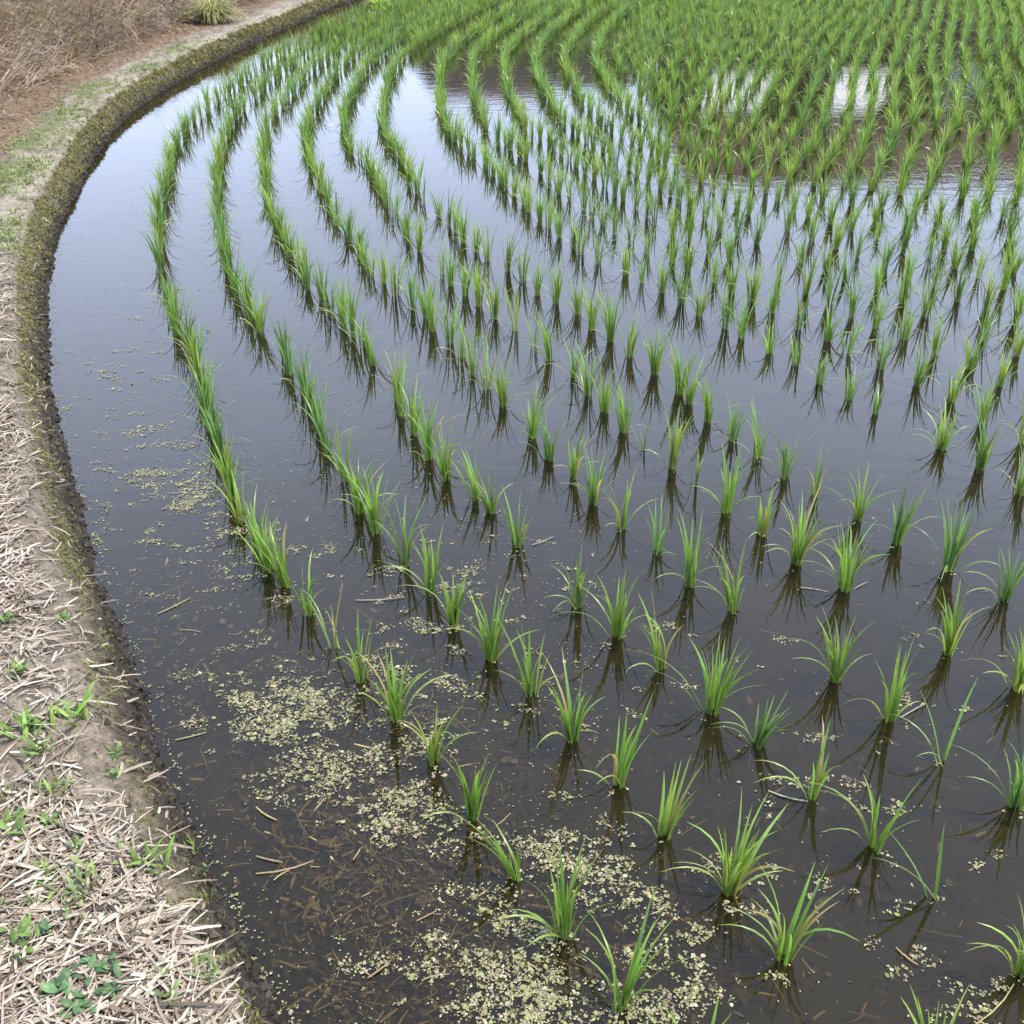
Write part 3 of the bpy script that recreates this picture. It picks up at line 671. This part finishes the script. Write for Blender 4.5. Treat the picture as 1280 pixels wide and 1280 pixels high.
# ---------------------------------------------------------------- floating duckweed
def polygons(cx, cy, cz, r, n=6, tilt=0.25):
    N = len(cx)
    a = np.linspace(0, 2 * math.pi, n, endpoint=False)[None, :] + rng.uniform(0, 6.28, (N, 1))
    rad = r[:, None] * rng.uniform(0.35, 1.4, (N, n))
    tx, ty = rng.normal(0, tilt, (N, 1)), rng.normal(0, tilt, (N, 1))
    X = rad * np.cos(a); Y = rad * np.sin(a)
    Z = np.maximum(cz[:, None] + X * tx + Y * ty, 0.0006) if cz.min() >= 0 else cz[:, None] + X * tx + Y * ty
    V = np.stack([cx[:, None] + X, cy[:, None] + Y, Z], -1).reshape(-1, 3)
    return V, np.arange(N * n).reshape(N, n)
dx, dy, dr = [], [], []
def duck(x, y, r):
    for j in range(rng.integers(1, 4)):
        dx.append(x + rng.normal(0, r * 0.9)); dy.append(y + rng.normal(0, r * 0.9)); dr.append(r * rng.uniform(0.6, 1.1))
for (cx, cy, sx, sy, wt) in DUCKWEED_PATCHES:
    if cy < 1.25: wt *= 0.62
    rafts = max(2, int(wt * (8.0 if cy < 2.1 else (48 if cx < 0.0 else 20))))
    for j in range(rafts):                                # they drift together in ragged little rafts
        gx0, gy0 = cx + rng.normal(0, sx), cy + rng.normal(0, sy)
        R = float(np.clip(rng.lognormal(-4.75, 0.66), 0.002, 0.034))
        ax = rng.uniform(1.1, 2.6); th = rng.normal(0, 0.5)
        for q in range(1 + int((R / 0.0036) ** 2 * 1.2)):
            a, rr = rng.uniform(0, 6.283), R * math.sqrt(rng.random()) * rng.choice([1.0, 1.0, 1.5])
            u, v = rr * math.cos(a) * ax, rr * math.sin(a) / ax ** 0.5
            x, y = gx0 + u * math.cos(th) - v * math.sin(th), gy0 + u * math.sin(th) + v * math.cos(th)
            if bank_sd(x, y)[1] > -0.01: continue
            duck(x, y, float(np.clip(rng.lognormal(-6.22, 0.42), 0.0009, 0.0048)))
for h in single[:190]:                                    # caught at the feet of the seedlings
    for j in range(rng.integers(1, 7)):
        duck(h['x'] + rng.normal(0, 0.022), h['y'] + rng.normal(0, 0.016), rng.uniform(0.0015, 0.0035))
q0, q1 = s_at(-0.3, 0.9), s_at(-2.2, 5.5)
for j in range(620):                                      # washed up along the waterline
    s = q0 + (q1 - q0) * rng.random() ** 1.6; d = -abs(rng.normal(0.004, 0.018))
    p = bank_xyz(np.array([s]), np.array([d]))[0]
    duck(p[0], p[1], rng.uniform(0.0014, 0.003))
for j in range(15000):                                     # single specks
    y = 0.95 + 5.0 * rng.random() ** 1.3; x = rng.uniform(-2.2, 2.6) if j % 3 == 0 else rng.uniform(-2.2, 0.2)
    if fnoise(x * 3.1, y * 2.2, 91) < 0.47: continue
    if bank_sd(x, y)[1] > -0.02: continue
    dx.append(x); dy.append(y); dr.append(rng.uniform(0.0008, 0.0022) * (1 + 0.15 * max(0, y - 2)))
dx, dy, dr = np.array(dx), np.array(dy), np.array(dr)
V, F = polygons(dx, dy, rng.uniform(0.0008, 0.0026, len(dx)), dr, n=6, tilt=0.12)
pal = np.array([(0.25, 0.245, 0.125), (0.19, 0.205, 0.075), (0.30, 0.27, 0.18), (0.20, 0.14, 0.11), (0.11, 0.12, 0.042)])
C = pal[rng.choice(5, len(dx), p=[.30, .24, .18, .14, .14])] * rng.uniform(0.6, 1.15, (len(dx), 1))
link('duckweed', make_mesh('duckweed', V, F, M_DUCK, np.repeat(C, 6, axis=0), smooth=False), kind='stuff', label='pale yellow-green duckweed drifting in mats on the water', category='duckweed')
print('duckweed', len(dx))

# ---------------------------------------------------------------- straw in the water
STONE = {'b': (0.13, 0.088, 0.05), 'd': (0.06, 0.045, 0.03), 'y': (0.24, 0.22, 0.10), 't': (0.22, 0.17, 0.10), 'o': (0.28, 0.18, 0.085), 'p': (0.25, 0.185, 0.15), 'w': (0.25, 0.235, 0.17)}
def rods(A, B, r, sag=0.0, n=5):
    """short bent five-sided stalks from A to B"""
    N = len(A); K = 4
    t = np.linspace(0, 1, K)[None, :, None]
    P = A[:, None] * (1 - t) + B[:, None] * t
    D = B - A; D = D / np.linalg.norm(D, axis=1, keepdims=True)
    side = np.cross(D, np.array((0, 0, 1.0))); side /= np.maximum(np.linalg.norm(side, axis=1, keepdims=True), 1e-6)
    up = np.cross(side, D)
    bend = rng.normal(0, 0.04, (N, 1, 1)) * np.linalg.norm(B - A, axis=1)[:, None, None] * np.sin(t * math.pi)
    P = P + side[:, None] * bend
    a = np.linspace(0, 2 * math.pi, n, endpoint=False)
    rr = r[:, None, None, None] * np.array([0.8, 1.0, 0.95, 0.55])[None, :, None, None]
    V = P[:, :, None] + rr * (side[:, None, None] * np.cos(a)[None, None, :, None] + up[:, None, None] * np.sin(a)[None, None, :, None] * 0.55)
    i = np.arange(N)[:, None, None] * (K * n) + np.arange(K - 1)[None, :, None] * n + np.arange(n)[None, None, :]
    j = np.arange(N)[:, None, None] * (K * n) + np.arange(K - 1)[None, :, None] * n + ((np.arange(n) + 1) % n)[None, None, :]
    F = np.stack([i, j, j + n, i + n], -1).reshape(-1, 4)
    return V.reshape(-1, 3), F, K * n
for (x0, y0, x1, y1, tone, z, lab) in STRAWS:
    mid = np.array([(x0 + x1) / 2, (y0 + y1) / 2, z])
    A = np.array([[x0, y0, z]]) - mid; B = np.array([[x1, y1, z + rng.uniform(-0.002, 0.003)]]) - mid
    V, F, k = rods(A, B, np.array([rng.uniform(0.0013, 0.0025)]))
    link('straw_stalk', make_mesh('straw_stalk', V, F, M_STRAW, np.tile(np.array(STONE[tone]) * rng.uniform(0.9, 1.1), (len(V), 1))), loc=mid, label=lab, category='straw', group='loose stalks in the water')
sub = []
for (cx, cy, sx, sy, n) in [(-0.22, 1.36, 0.13, 0.10, 210), (-0.33, 1.48, 0.12, 0.10, 110), (-0.17, 1.13, 0.11, 0.08, 130), (0.02, 1.18, 0.1, 0.1, 80), (-0.6, 1.8, 0.2, 0.15, 70), (-0.85, 2.2, 0.2, 0.2, 60), (-0.5, 2.2, 0.35, 0.4, 50), (0.3, 1.25, 0.25, 0.15, 60), (0.8, 1.6, 0.5, 0.3, 40), (-0.3, 1.75, 0.25, 0.12, 90)]:
    for j in range(int(n * 2.6)):
        x, y = cx + rng.normal(0, sx), cy + rng.normal(0, sy)
        if bank_sd(x, y)[1] > -0.04: continue
        z = -0.034 + 0.034 * rng.random() ** 2; a = rng.vonmises(0.2, 0.8); l = rng.gamma(2, 0.012) + 0.006
        sub.append((x, y, z, a, l))
sub = np.array(sub)
A = sub[:, :3] - np.stack([np.cos(sub[:, 3]), np.sin(sub[:, 3]), rng.normal(0, 0.12, len(sub))], 1) * sub[:, 4:5] / 2
B = 2 * sub[:, :3] - A
V, F, k = rods(A, B, rng.gamma(2.2, 0.0007, len(sub)) + 0.0004, n=4)
pal = np.array([(0.21, 0.15, 0.08), (0.32, 0.24, 0.12), (0.05, 0.037, 0.025), (0.38, 0.29, 0.12), (0.36, 0.29, 0.18)])
C = pal[rng.choice(5, len(sub), p=[.32, .26, .18, .14, .10])]
link('sunken_straw', make_mesh('sunken_straw', V, F, M_STRAW, np.repeat(C, k, axis=0)), kind='stuff', label='brown bits of straw and stalk lying sunken on the mud', category='straw litter')

# rotting flakes of leaf on the mud
fl = []
for (cx, cy, sx, sy, n) in [(-0.2, 1.3, 0.17, 0.16, 900), (-0.05, 1.12, 0.16, 0.10, 500), (0.1, 1.3, 0.22, 0.14, 500), (-0.6, 1.85, 0.3, 0.3, 400), (0.6, 1.4, 0.45, 0.3, 400), (-0.1, 1.8, 0.35, 0.25, 350)]:
    for j in range(n):
        x, y = cx + rng.normal(0, sx), cy + rng.normal(0, sy)
        if bank_sd(x, y)[1] < -0.03: fl.append((x, y))
fl = np.array(fl)
V, F = polygons(fl[:, 0], fl[:, 1], -rng.uniform(0.006, 0.032, len(fl)), rng.gamma(2.0, 0.0019, len(fl)) + 0.001, n=5, tilt=0.35)
C = np.array([(0.095, 0.065, 0.038), (0.15, 0.105, 0.055), (0.030, 0.023, 0.016), (0.22, 0.17, 0.09)])[rng.choice(4, len(fl), p=[.35, .25, .3, .1])]
link('sunken_flakes', make_mesh('sunken_flakes', V, F, M_STRAW, np.repeat(C, 5, axis=0), smooth=False), kind='stuff', label='dark rotting leaf flakes lying on the mud under the water', category='leaf litter')

# ---------------------------------------------------------------- straw mulch on the bank
def scatter(s0, s1, d0, d1, n, dens):
    s = rng.uniform(s0, s1, n); d = rng.uniform(d0, d1, n)
    p = bank_xyz(s, d)
    keep = rng.random(n) < dens(s, d, p)
    return s[keep], d[keep], p[keep]
s, d, p = scatter(SA, SB, 0.03, 0.80, 60000, mulch_density)
N = len(s)
L = np.clip(rng.gamma(2.0, 0.024, N), 0.008, 0.13); Wd = np.clip(rng.lognormal(-5.6, 0.5, N), 0.0012, 0.0068)
az = rng.vonmises(0.5, 0.55, N) + np.where(rng.random(N) < 0.3, rng.uniform(0, 3.1, N), 0)
pitch = rng.normal(0, 0.10, N)
K = 6
t = np.linspace(-0.5, 0.5, K)[None, :]
bend = rng.normal(0, 0.32, N)
ang = az[:, None] + bend[:, None] * t + (rng.random((N, 1)) < 0.15) * rng.normal(0, 0.5, (N, 1)) * np.sign(t)
dirx, diry = np.cos(ang), np.sin(ang)
lift = 0.002 + 0.016 * rng.random(N) ** 1.3
P = np.stack([p[:, 0:1] + L[:, None] * t * dirx, p[:, 1:2] + L[:, None] * t * diry,
              p[:, 2:3] + lift[:, None] + L[:, None] * t * np.sin(pitch)[:, None] - 2.0 * L[:, None] ** 1.0 * (t ** 2) * 0.10 * rng.random((N, 1))], -1)
roll = rng.normal(0, 0.35, N)
S = np.stack([-diry * np.cos(roll)[:, None], dirx * np.cos(roll)[:, None], np.sin(roll)[:, None] + 0 * t], -1)
T = np.stack([dirx, diry, 0 * dirx], -1); U = np.cross(S, T)
V, F = strips(P, S, Wd[:, None] * np.array([0.55, 0.9, 1, 1, 0.85, 0.4])[None, :], -U, 0.35)
pal = np.array([(0.36, 0.305, 0.24), (0.28, 0.23, 0.175), (0.42, 0.37, 0.30), (0.18, 0.14, 0.10), (0.085, 0.064, 0.046), (0.34, 0.28, 0.23)])
C = pal[rng.choice(6, N, p=[.28, .24, .15, .13, .08, .12])] * rng.uniform(0.7, 1.15, (N, 1))
link('straw_mulch', make_mesh('straw_mulch', V, F, M_STRAW, np.repeat(C, K * 3, axis=0)), kind='stuff', label='thick litter of pale chopped straw covering the bank top', category='straw mulch')
print('mulch', N)

# ---------------------------------------------------------------- moss, crumbs of soil
def lumps(p, r, C):
    """small uneven clods, eight faces each"""
    N = len(p)
    base = np.array([(1, 0, 0), (0, 1, 0), (-1, 0, 0), (0, -1, 0), (0, 0, 1), (0, 0, -1)], float)
    V = base[None] * rng.uniform(0.55, 1.25, (N, 6, 1)) + rng.normal(0, 0.15, (N, 6, 3))
    V = p[:, None] + V * r[:, None, None] * np.array((1, 1, 0.75))
    f = np.array([(0, 1, 4), (1, 2, 4), (2, 3, 4), (3, 0, 4), (1, 0, 5), (2, 1, 5), (3, 2, 5), (0, 3, 5)])
    F = (np.arange(N)[:, None, None] * 6 + f[None]).reshape(-1, 3)
    return V.reshape(-1, 3), F, np.repeat(C, 6, axis=0)
def sample_bank(n, d0, d1, near=1.5, s0=None, s1=None):
    s0 = SA if s0 is None else s0; s1 = s_at(-1.98, 16.4) if s1 is None else s1
    s = s0 + (s1 - s0) * rng.random(n) ** near; d = rng.uniform(d0, d1, n)
    return s, d, bank_xyz(s, d)
s, d, p = sample_bank(17000, -0.016, 0.135, 2.1)
keep = rng.random(len(s)) < (1 - sstep(0.02, 0.08, d)) * 0.75 + 0.25
s, d, p = s[keep], d[keep], p[keep]
r = (rng.gamma(1.5, 0.0026, len(s)) + 0.0012) * np.where(d < 0.03, 1.5, 1.0)
r = np.clip(r * (0.8 + 0.05 * np.hypot(p[:, 0], p[:, 1])), 0, 0.013)
dark = (1 - sstep(0.025, 0.075, d))[:, None]
C = (np.array((0.038, 0.032, 0.026)) * dark + np.array((0.105, 0.088, 0.062)) * (1 - dark) * (1 + 0.6 * sstep(3.5, 5.5, p[:, 1]))[:, None]) * rng.uniform(0.35, 1.9, (len(s), 1))
V, F, C = lumps(p, r, C)
link('soil_crumbs', make_mesh('soil_crumbs', V, F, M_SOIL, C, smooth=False), kind='stuff', label='dark wet soil crumbs along the foot of the bank', category='soil')
s, d, p = sample_bank(5200, 0.08, 0.75, 2.4)
r = np.clip(rng.gamma(1.6, 0.0016, len(s)) + 0.001, 0, 0.010)
C = np.array((0.25, 0.21, 0.165)) * rng.uniform(0.5, 1.4, (len(s), 1))
V, F, C = lumps(p, r, C)
link('dry_crumbs', make_mesh('dry_crumbs', V, F, M_SOIL, C, smooth=False), kind='stuff', label='dry grey soil crumbs scattered over the bank top', category='soil')

def tufts(p, size, per, C, lean=(0.3, 0.9), wid=0.22, curl=0.6, K=3):
    """little sprays of short leaves on each point"""
    N = len(p) * per
    b = np.repeat(p, per, axis=0) + rng.normal(0, 1, (N, 3)) * np.repeat(size, per)[:, None] * np.array((0.35, 0.35, 0.08))
    az = rng.uniform(0, 2 * math.pi, N); L = np.repeat(size, per) * rng.uniform(0.6, 1.2, N)
    P, S, U, t = blade_lines(b, az, L, rng.uniform(*lean, N), np.full(N, curl), K, start=0.1)
    W = leaf_width(L * wid, t)
    V, F = flat_strips(P, S, W)
    Cc = np.repeat(C, per, axis=0) * rng.uniform(0.75, 1.25, (N, 1))
    return V, F, np.repeat(Cc, K * 2, axis=0)
s, d, p = sample_bank(15000, 0.015, 0.096, 1.25)
mm = fnoise(s * 20, d * 24, 33) * 0.6 + fnoise(s * 5, d * 14, 31) * 0.4
far = sstep(3.0, 5.0, p[:, 1])
keep = rng.random(len(s)) < np.clip(sstep(0.38, 0.58, mm) * sstep(0.012, 0.04, d) * (1 - 0.65 * (1 - sstep(1.6, 2.2, p[:, 1]))) + far * 0.5, 0, 1)
s, d, p, far = s[keep], d[keep], p[keep], far[keep]
size = rng.uniform(0.005, 0.010, len(s)) * (1 + 0.16 * np.clip(p[:, 1] - 2, 0, 9))
pal = np.array([(0.14, 0.14, 0.05), (0.19, 0.195, 0.06), (0.105, 0.092, 0.05), (0.20, 0.165, 0.10), (0.25, 0.27, 0.075)])
C = pal[rng.choice(5, len(s), p=[.36, .22, .22, .14, .06])]
V, F, C = tufts(p, size, 5, C, lean=(0.1, 1.3), wid=0.42)
link('moss', make_mesh('moss', V, F, M_MOSS, C), kind='stuff', label='olive moss and tiny leaves covering the side of the bank', category='moss')

# short green growth in patches on the path
pp = []
for (cx, cy, sx, sy) in GRASS_PATCHES:
    n = int(120 * (1 + cy * 0.05))
    for j in range(n):
        x, y = cx + rng.normal(0, sx * 1.1), cy + rng.normal(0, sy * 1.2)
        s, d = bank_sd(x, y)
        if d > 0.11: pp.append((x, y, float(bank_height(np.array([s]), np.array([d]))[0])))
pp = np.array(pp)
C = np.array([(0.15, 0.20, 0.055), (0.19, 0.23, 0.075), (0.12, 0.15, 0.045)])[rng.choice(3, len(pp))]
V, F, C = tufts(pp, rng.uniform(0.020, 0.04, len(pp)), 5, C, lean=(0.3, 1.2), wid=0.2)
link('path_grass', make_mesh('path_grass', V, F, M_WEED, C), kind='stuff', label='short green grass growing in patches on the bank path', category='grass')

# dead stems lying along the path edge and the dry grass of the slope
S6 = s_at(-1.9, 3.9); S18 = s_at(-1.45, 18.0)
def dry(name, n, d0, d1, L0, L1, lean0, lean1, W, dens, pal, pr, K, down, label):
    s = rng.uniform(S6, S18, n); d = d0 + (d1 - d0) * rng.random(n)
    p = bank_xyz(s, d); keep = rng.random(n) < dens(s, d, p); s, d, p = s[keep], d[keep], p[keep]; n = len(s)
    nx = np.interp(s, EDGE_S, EDGE_N[:, 0]); ny = np.interp(s, EDGE_S, EDGE_N[:, 1])
    az = np.arctan2(-ny, -nx) + rng.normal(0, down, n)
    clump = fnoise(s * 2.6, d * 2.6, 71)
    az += (clump - 0.5) * 2.5
    L = rng.uniform(L0, L1, n) * (0.35 + 1.3 * fnoise(s * 3, d * 3, 73))
    P, S, U, t = blade_lines(p - np.array((0, 0, 0.01)), az, L, rng.uniform(lean0, lean1, n), rng.uniform(0.5, 1.5, n), K, start=0.1)
    V, F = flat_strips(P, S, leaf_width(np.full(n, W) * rng.uniform(0.6, 1.4, n), t))
    C = np.array(pal)[rng.choice(len(pal), n, p=pr)] * rng.uniform(0.7, 1.25, (n, 1)) * (0.45 + 1.1 * clump[:, None])
    link(name, make_mesh(name, V, F, M_DRY, np.repeat(C, K * 2, axis=0)), kind='stuff', label=label, category='dry grass')
    print(name, n)
dry('slope_grass', 90000, 0.78, 5.5, 0.18, 0.42, 0.4, 1.2, 0.008, lambda s, d, p: (0.5 + 0.5 * sstep(0.8, 1.0, d)) * sstep(6.0, 7.0, p[:, 1]),
    [(0.31, 0.25, 0.195), (0.41, 0.345, 0.275), (0.20, 0.15, 0.115), (0.32, 0.22, 0.13), (0.18, 0.19, 0.08)], [.38, .26, .2, .1, .06], 4, 0.7, 'tall dead brown grass drooping down the slope above the path')
dry('path_litter', 26000, 0.30, 0.98, 0.04, 0.11, 0.8, 1.5, 0.007, lambda s, d, p: sstep(0.36, 0.52, d + 0.2 * (fnoise(s * 3, d * 3, 77) - 0.5)) * sstep(3.9, 5.0, p[:, 1]),
    [(0.19, 0.125, 0.08), (0.25, 0.165, 0.10), (0.13, 0.085, 0.06), (0.23, 0.15, 0.075), (0.17, 0.17, 0.06)], [.34, .24, .2, .14, .08], 3, 2.0, 'low reddish-brown dead leaves matted at the foot of the slope')
dry('bank_bristle', 2600, 0.04, 0.40, 0.03, 0.09, 0.9, 1.5, 0.005, lambda s, d, p: 0.25 + 0 * d,
    [(0.40, 0.34, 0.26), (0.30, 0.24, 0.17)], [.6, .4], 3, 2.0, 'scattered dead stems lying along the edge of the path')

# ---------------------------------------------------------------- weeds on the bank
PALW = {'strap': (0.15, 0.265, 0.05), 'broad': (0.135, 0.215, 0.055), 'grass': (0.18, 0.235, 0.05), 'fine': (0.18, 0.235, 0.08), 'round': (0.095, 0.180, 0.070)}
for (x, y, r, kind, lab) in WEEDS:
    s, d = bank_sd(x, y)
    z = float(bank_height(np.array([s]), np.array([d]))[0])
    n = {'strap': 14, 'broad': 18, 'grass': 10, 'fine': 28, 'round': 18}[kind]
    if r < 0.018: n = max(4, n // 2)
    b = np.stack([rng.normal(0, r * 0.32, n), rng.normal(0, r * 0.32, n), np.full(n, -0.006)], 1)
    az = np.linspace(0, 2 * math.pi, n, endpoint=False) + rng.normal(0, 0.4, n)
    L = r * rng.uniform(0.65, 1.2, n) * {'strap': 1.05, 'broad': 0.8, 'grass': 1.2, 'fine': 0.8, 'round': 0.72}[kind]
    W = L * {'strap': 0.17, 'broad': 0.32, 'grass': 0.09, 'fine': 0.16, 'round': 0.5}[kind]
    lean = rng.uniform(*{'strap': (0.2, 0.9), 'broad': (0.4, 1.1), 'grass': (0.05, 0.5), 'fine': (0.3, 1.3), 'round': (0.6, 1.2)}[kind], n)
    if kind in ('fine', 'round', 'broad'): b[:, 2] += rng.uniform(0, 0.02, n)
    K = 6
    P, S, U, t = blade_lines(b, az, L, lean, rng.uniform(0.3, 0.9, n), K, start=0.15, twist=rng.normal(0, 0.3, n))
    prof = np.array([0.28, 0.75, 1.0, 0.95, 0.62, 0.05]) if kind in ('broad', 'round', 'fine') else np.array([0.7, 0.95, 1.0, 0.85, 0.55, 0.04])
    C = np.array(PALW[kind]) * rng.uniform(0.5, 1.3, (n, 1)) * (1 + rng.normal(0, 0.06, (n, 3)))
    root = link('weed', None, loc=(x, y, z + 0.004), label=lab, category='weed', group='weeds growing on the bank')
    root.empty_display_size = 0.03
    for j in range(n):
        V, F = strips(P[j:j + 1], S[j:j + 1], (W[j] * prof)[None], U[j:j + 1], 0.18)
        link('leaf', make_mesh('leaf', V, F, M_WEED, np.tile(C[j], (len(V), 1))), root)

# round sedge tuft on the far path, and the bright weed at the far bend
def mound(name, x, y, z, n, r, L0, L1, W, pal, **props):
    a = rng.uniform(0, 6.28, n); rr = r * 0.35 * np.sqrt(rng.random(n))
    b = np.stack([rr * np.cos(a), rr * np.sin(a), np.zeros(n)], 1)
    P, S, U, t = blade_lines(b, a + rng.normal(0, 0.5, n), rng.uniform(L0, L1, n), rng.uniform(0.02, 0.9, n), rng.uniform(1.3, 2.2, n), 7, start=0.15, zmin=0.01)
    V, F = flat_strips(P, S, leaf_width(np.full(n, W), t))
    C = np.array(pal)[rng.choice(len(pal), n)] * rng.uniform(0.75, 1.2, (n, 1))
    link(name, make_mesh(name, V, F, M_WEED, np.repeat(C, 14, axis=0)), loc=(x, y, z), **props)
s, d = bank_sd(-3.15, 12.28)
mound('sedge_tuft', -3.15, 12.28, float(bank_height(np.array([s]), np.array([d]))[0]), 520, 0.30, 0.22, 0.42, 0.010, [(0.30, 0.31, 0.13), (0.21, 0.24, 0.08), (0.38, 0.36, 0.19)],
      label='round mound of yellow-green sedge on the path below the dry slope', category='sedge')
mound('bright_weed', -1.68, 14.75, 0.0, 200, 0.20, 0.12, 0.24, 0.018, [(0.24, 0.36, 0.03), (0.30, 0.40, 0.05)],
      label='bright yellow-green weed at the far bend of the bank', category='weed')

# ---------------------------------------------------------------- houses across the field, seen only mirrored in the water
def box(x0, x1, y0, y1, z0, z1):
    V = np.array([(x, y, z) for x in (x0, x1) for y in (y0, y1) for z in (z0, z1)])
    F = np.array([(0, 1, 3, 2), (4, 6, 7, 5), (0, 4, 5, 1), (2, 3, 7, 6), (0, 2, 6, 4), (1, 5, 7, 3)])
    return V, F
def plainmat(name, c, rough=0.8, spec=0.3, grain=(4, 0.15)):
    return tint_mat(name, rough=rough, spec=spec, grain=grain, plain=c)
M_ROOF = plainmat('roof_tile', (0.10, 0.055, 0.05)); M_WALL = plainmat('white_wall', (0.80, 0.80, 0.78)); M_DARK = plainmat('dark_timber', (0.045, 0.038, 0.035))
M_PURP = plainmat('dull_roof', (0.13, 0.10, 0.115)); M_PANE = plainmat('window_pane', (0.16, 0.20, 0.25), 0.1, 0.6); M_FILM = plainmat('plastic_film', (0.82, 0.84, 0.84), 0.22, 0.8, (2, 0.05))
def part(name, root, V, F, mat): link(name, make_mesh(name, V, F, mat, smooth=False), root)
def house(x, y, w, dep, h0, h1, h2, over, wall, roof, base, label, windows):
    root = link('house', None, loc=(x, y, -0.42), label=label, category='house')
    part('ground_storey', root, *box(-w / 2, w / 2, 0, dep, 0, h0), base)
    part('wall', root, *box(-w / 2 + .02, w / 2 - .02, 0.02, dep - .02, h0, h1), wall)
    a, o = w / 2 + over, over
    V = np.array([(-a, -o, h1), (a, -o, h1), (a, dep + o, h1), (-a, dep + o, h1), (-a * .8, dep / 2, h2), (a * .8, dep / 2, h2), (-a, -o, h1 - .18), (a, -o, h1 - .18), (a, dep + o, h1 - .18), (-a, dep + o, h1 - .18)])
    F4 = [(0, 1, 5, 4), (2, 3, 4, 5), (1, 0, 6, 7), (3, 2, 8, 9), (0, 3, 9, 6), (2, 1, 7, 8), (6, 9, 8, 7), (1, 2, 5, 5), (3, 0, 4, 4)]
    me = bpy.data.meshes.new('roof'); me.from_pydata([tuple(v) for v in V], [], [tuple(dict.fromkeys(f)) for f in F4]); me.materials.append(roof)
    link('roof', me, root)
    for (wx, wz, ww, wh) in windows:
        fr = link('window', make_mesh('window', *box(wx - ww / 2 - .06, wx + ww / 2 + .06, -0.05, 0.05, wz - .06, wz + wh + .06), M_WALL, smooth=False), root)
        part('pane', fr, *box(wx - ww / 2, wx + ww / 2, -0.06, 0.03, wz, wz + wh), M_PANE)
    return root
hs = house(12.5, 35, 14.0, 8.0, 3.4, 5.9, 8.9, 0.7, M_DARK, M_ROOF, M_DARK, 'two storey house with brown roof mirrored in the water at the right', [(1.6, 4.3, 1.1, 1.2), (-5.4, 0.8, 1.6, 1.6), (3.6, 0.8, 1.6, 1.6)])
def tilted_slab(x0, x1, y0, z0, y1, z1, t=0.08):
    V = np.array([(x, y, z + dz) for x in (x0, x1) for (y, z) in ((y0, z0), (y1, z1)) for dz in (0, t)])
    F = np.array([(0, 1, 3, 2), (4, 6, 7, 5), (0, 4, 5, 1), (2, 3, 7, 6), (0, 2, 6, 4), (1, 5, 7, 3)])
    return V, F
part('sun_tilted_panel', hs, *tilted_slab(-6.7, -4.9, -2.1, 4.1, -0.1, 5.75), M_WALL)  # white panels added to the house, tilted sunward to brighten their reflection
part('sun_tilted_panel', hs, *tilted_slab(-3.0, -1.3, -2.1, 4.1, -0.1, 5.75), M_WALL)
house(-0.6, 36, 3.4, 7.0, 3.0, 4.2, 6.1, 0.45, M_DARK, M_PURP, M_DARK, 'narrow dark house with dull purple roof mirrored in the water between rows', [(0, 1, 1.2, 1.4)])

house(0.5, 34.0, 7.0, 1.6, 3.2, 3.6, 4.9, 0.3, M_DARK, M_DARK, M_DARK, 'low dark shed mirrored in the water below the purple roof', [(1.4, 1.0, 1.2, 1.2)])
# hedge on the far side of the field
nh = 90
hx = np.linspace(-16, 4.0, nh); prof = [(-0.75, 0.0), (-0.95, 0.8), (-0.8, 1.7), (-0.35, 2.35), (0.35, 2.35), (0.8, 1.6), (0.9, 0.7), (0.75, 0.0)]
V = np.array([[(x + 0.3 * (fnoise(x * 2, k * 1.3, 81) - 0.5), 26.0 - 0.02 * (x + 4) ** 2 + dy * (0.75 + 0.5 * fnoise(x * 1.3, k * 0.9, 83)), z * (0.75 + 0.5 * fnoise(x * 0.9, 1.0 + k * 0.2, 82)) - 0.3) for k, (dy, z) in enumerate(prof)] for x in hx])
i = np.arange(nh - 1)[:, None] * 8 + np.arange(7)[None, :]
hed = link('hedge', None, loc=(0, 0, 0), label='long clipped green hedge beyond the far bank, mirrored in the water', category='hedge')
part('foliage', hed, V, np.stack([i, i + 1, i + 9, i + 8], -1).reshape(-1, 4), plainmat('hedge_leaf', (0.055, 0.085, 0.035), 0.8, 0.2, (14, 0.5)))
flat = V.reshape(-1, 3); pts = flat[rng.integers(0, len(flat), 5000)] + rng.normal(0, 0.14, (5000, 3))
Vt, Ft, Ct = tufts(pts, rng.uniform(0.10, 0.20, 5000), 4, np.tile(np.array((0.075, 0.115, 0.04)), (5000, 1)), lean=(0.1, 1.5), wid=0.4)
sp = link('sprays', make_mesh('sprays', Vt, Ft, M_MOSS, Ct), hed); sp['kind'] = 'stuff'
# wooded hills all along the far side of the valley, mirrored low in the water
hx = np.linspace(-320, 420, 220)
ridge = 300 * np.tan(np.radians(4.6 + 3.0 * fnoise(hx * 0.012, hx * 0 + 5, 51) + 0.7 * fnoise(hx * 0.12, hx * 0 + 2, 53, 3)))
rows = [(290.0, 0.0), (296.0, 0.5), (300.0, 0.85), (312.0, 1.0), (360.0, 0.9)]
V = np.array([[(x, y, -0.4 + z * f) for (y, f) in rows] for x, z in zip(hx, ridge)])
i = np.arange(219)[:, None] * 5 + np.arange(4)[None, :]
link('hills', make_mesh('hills', V, np.stack([i, i + 5, i + 6, i + 1], -1).reshape(-1, 4), plainmat('hazed_wooded_hill', (0.135, 0.145, 0.14), 0.95, 0.05, (0.3, 0.3))), kind='structure')  # distance haze is painted into the pale grey base colour
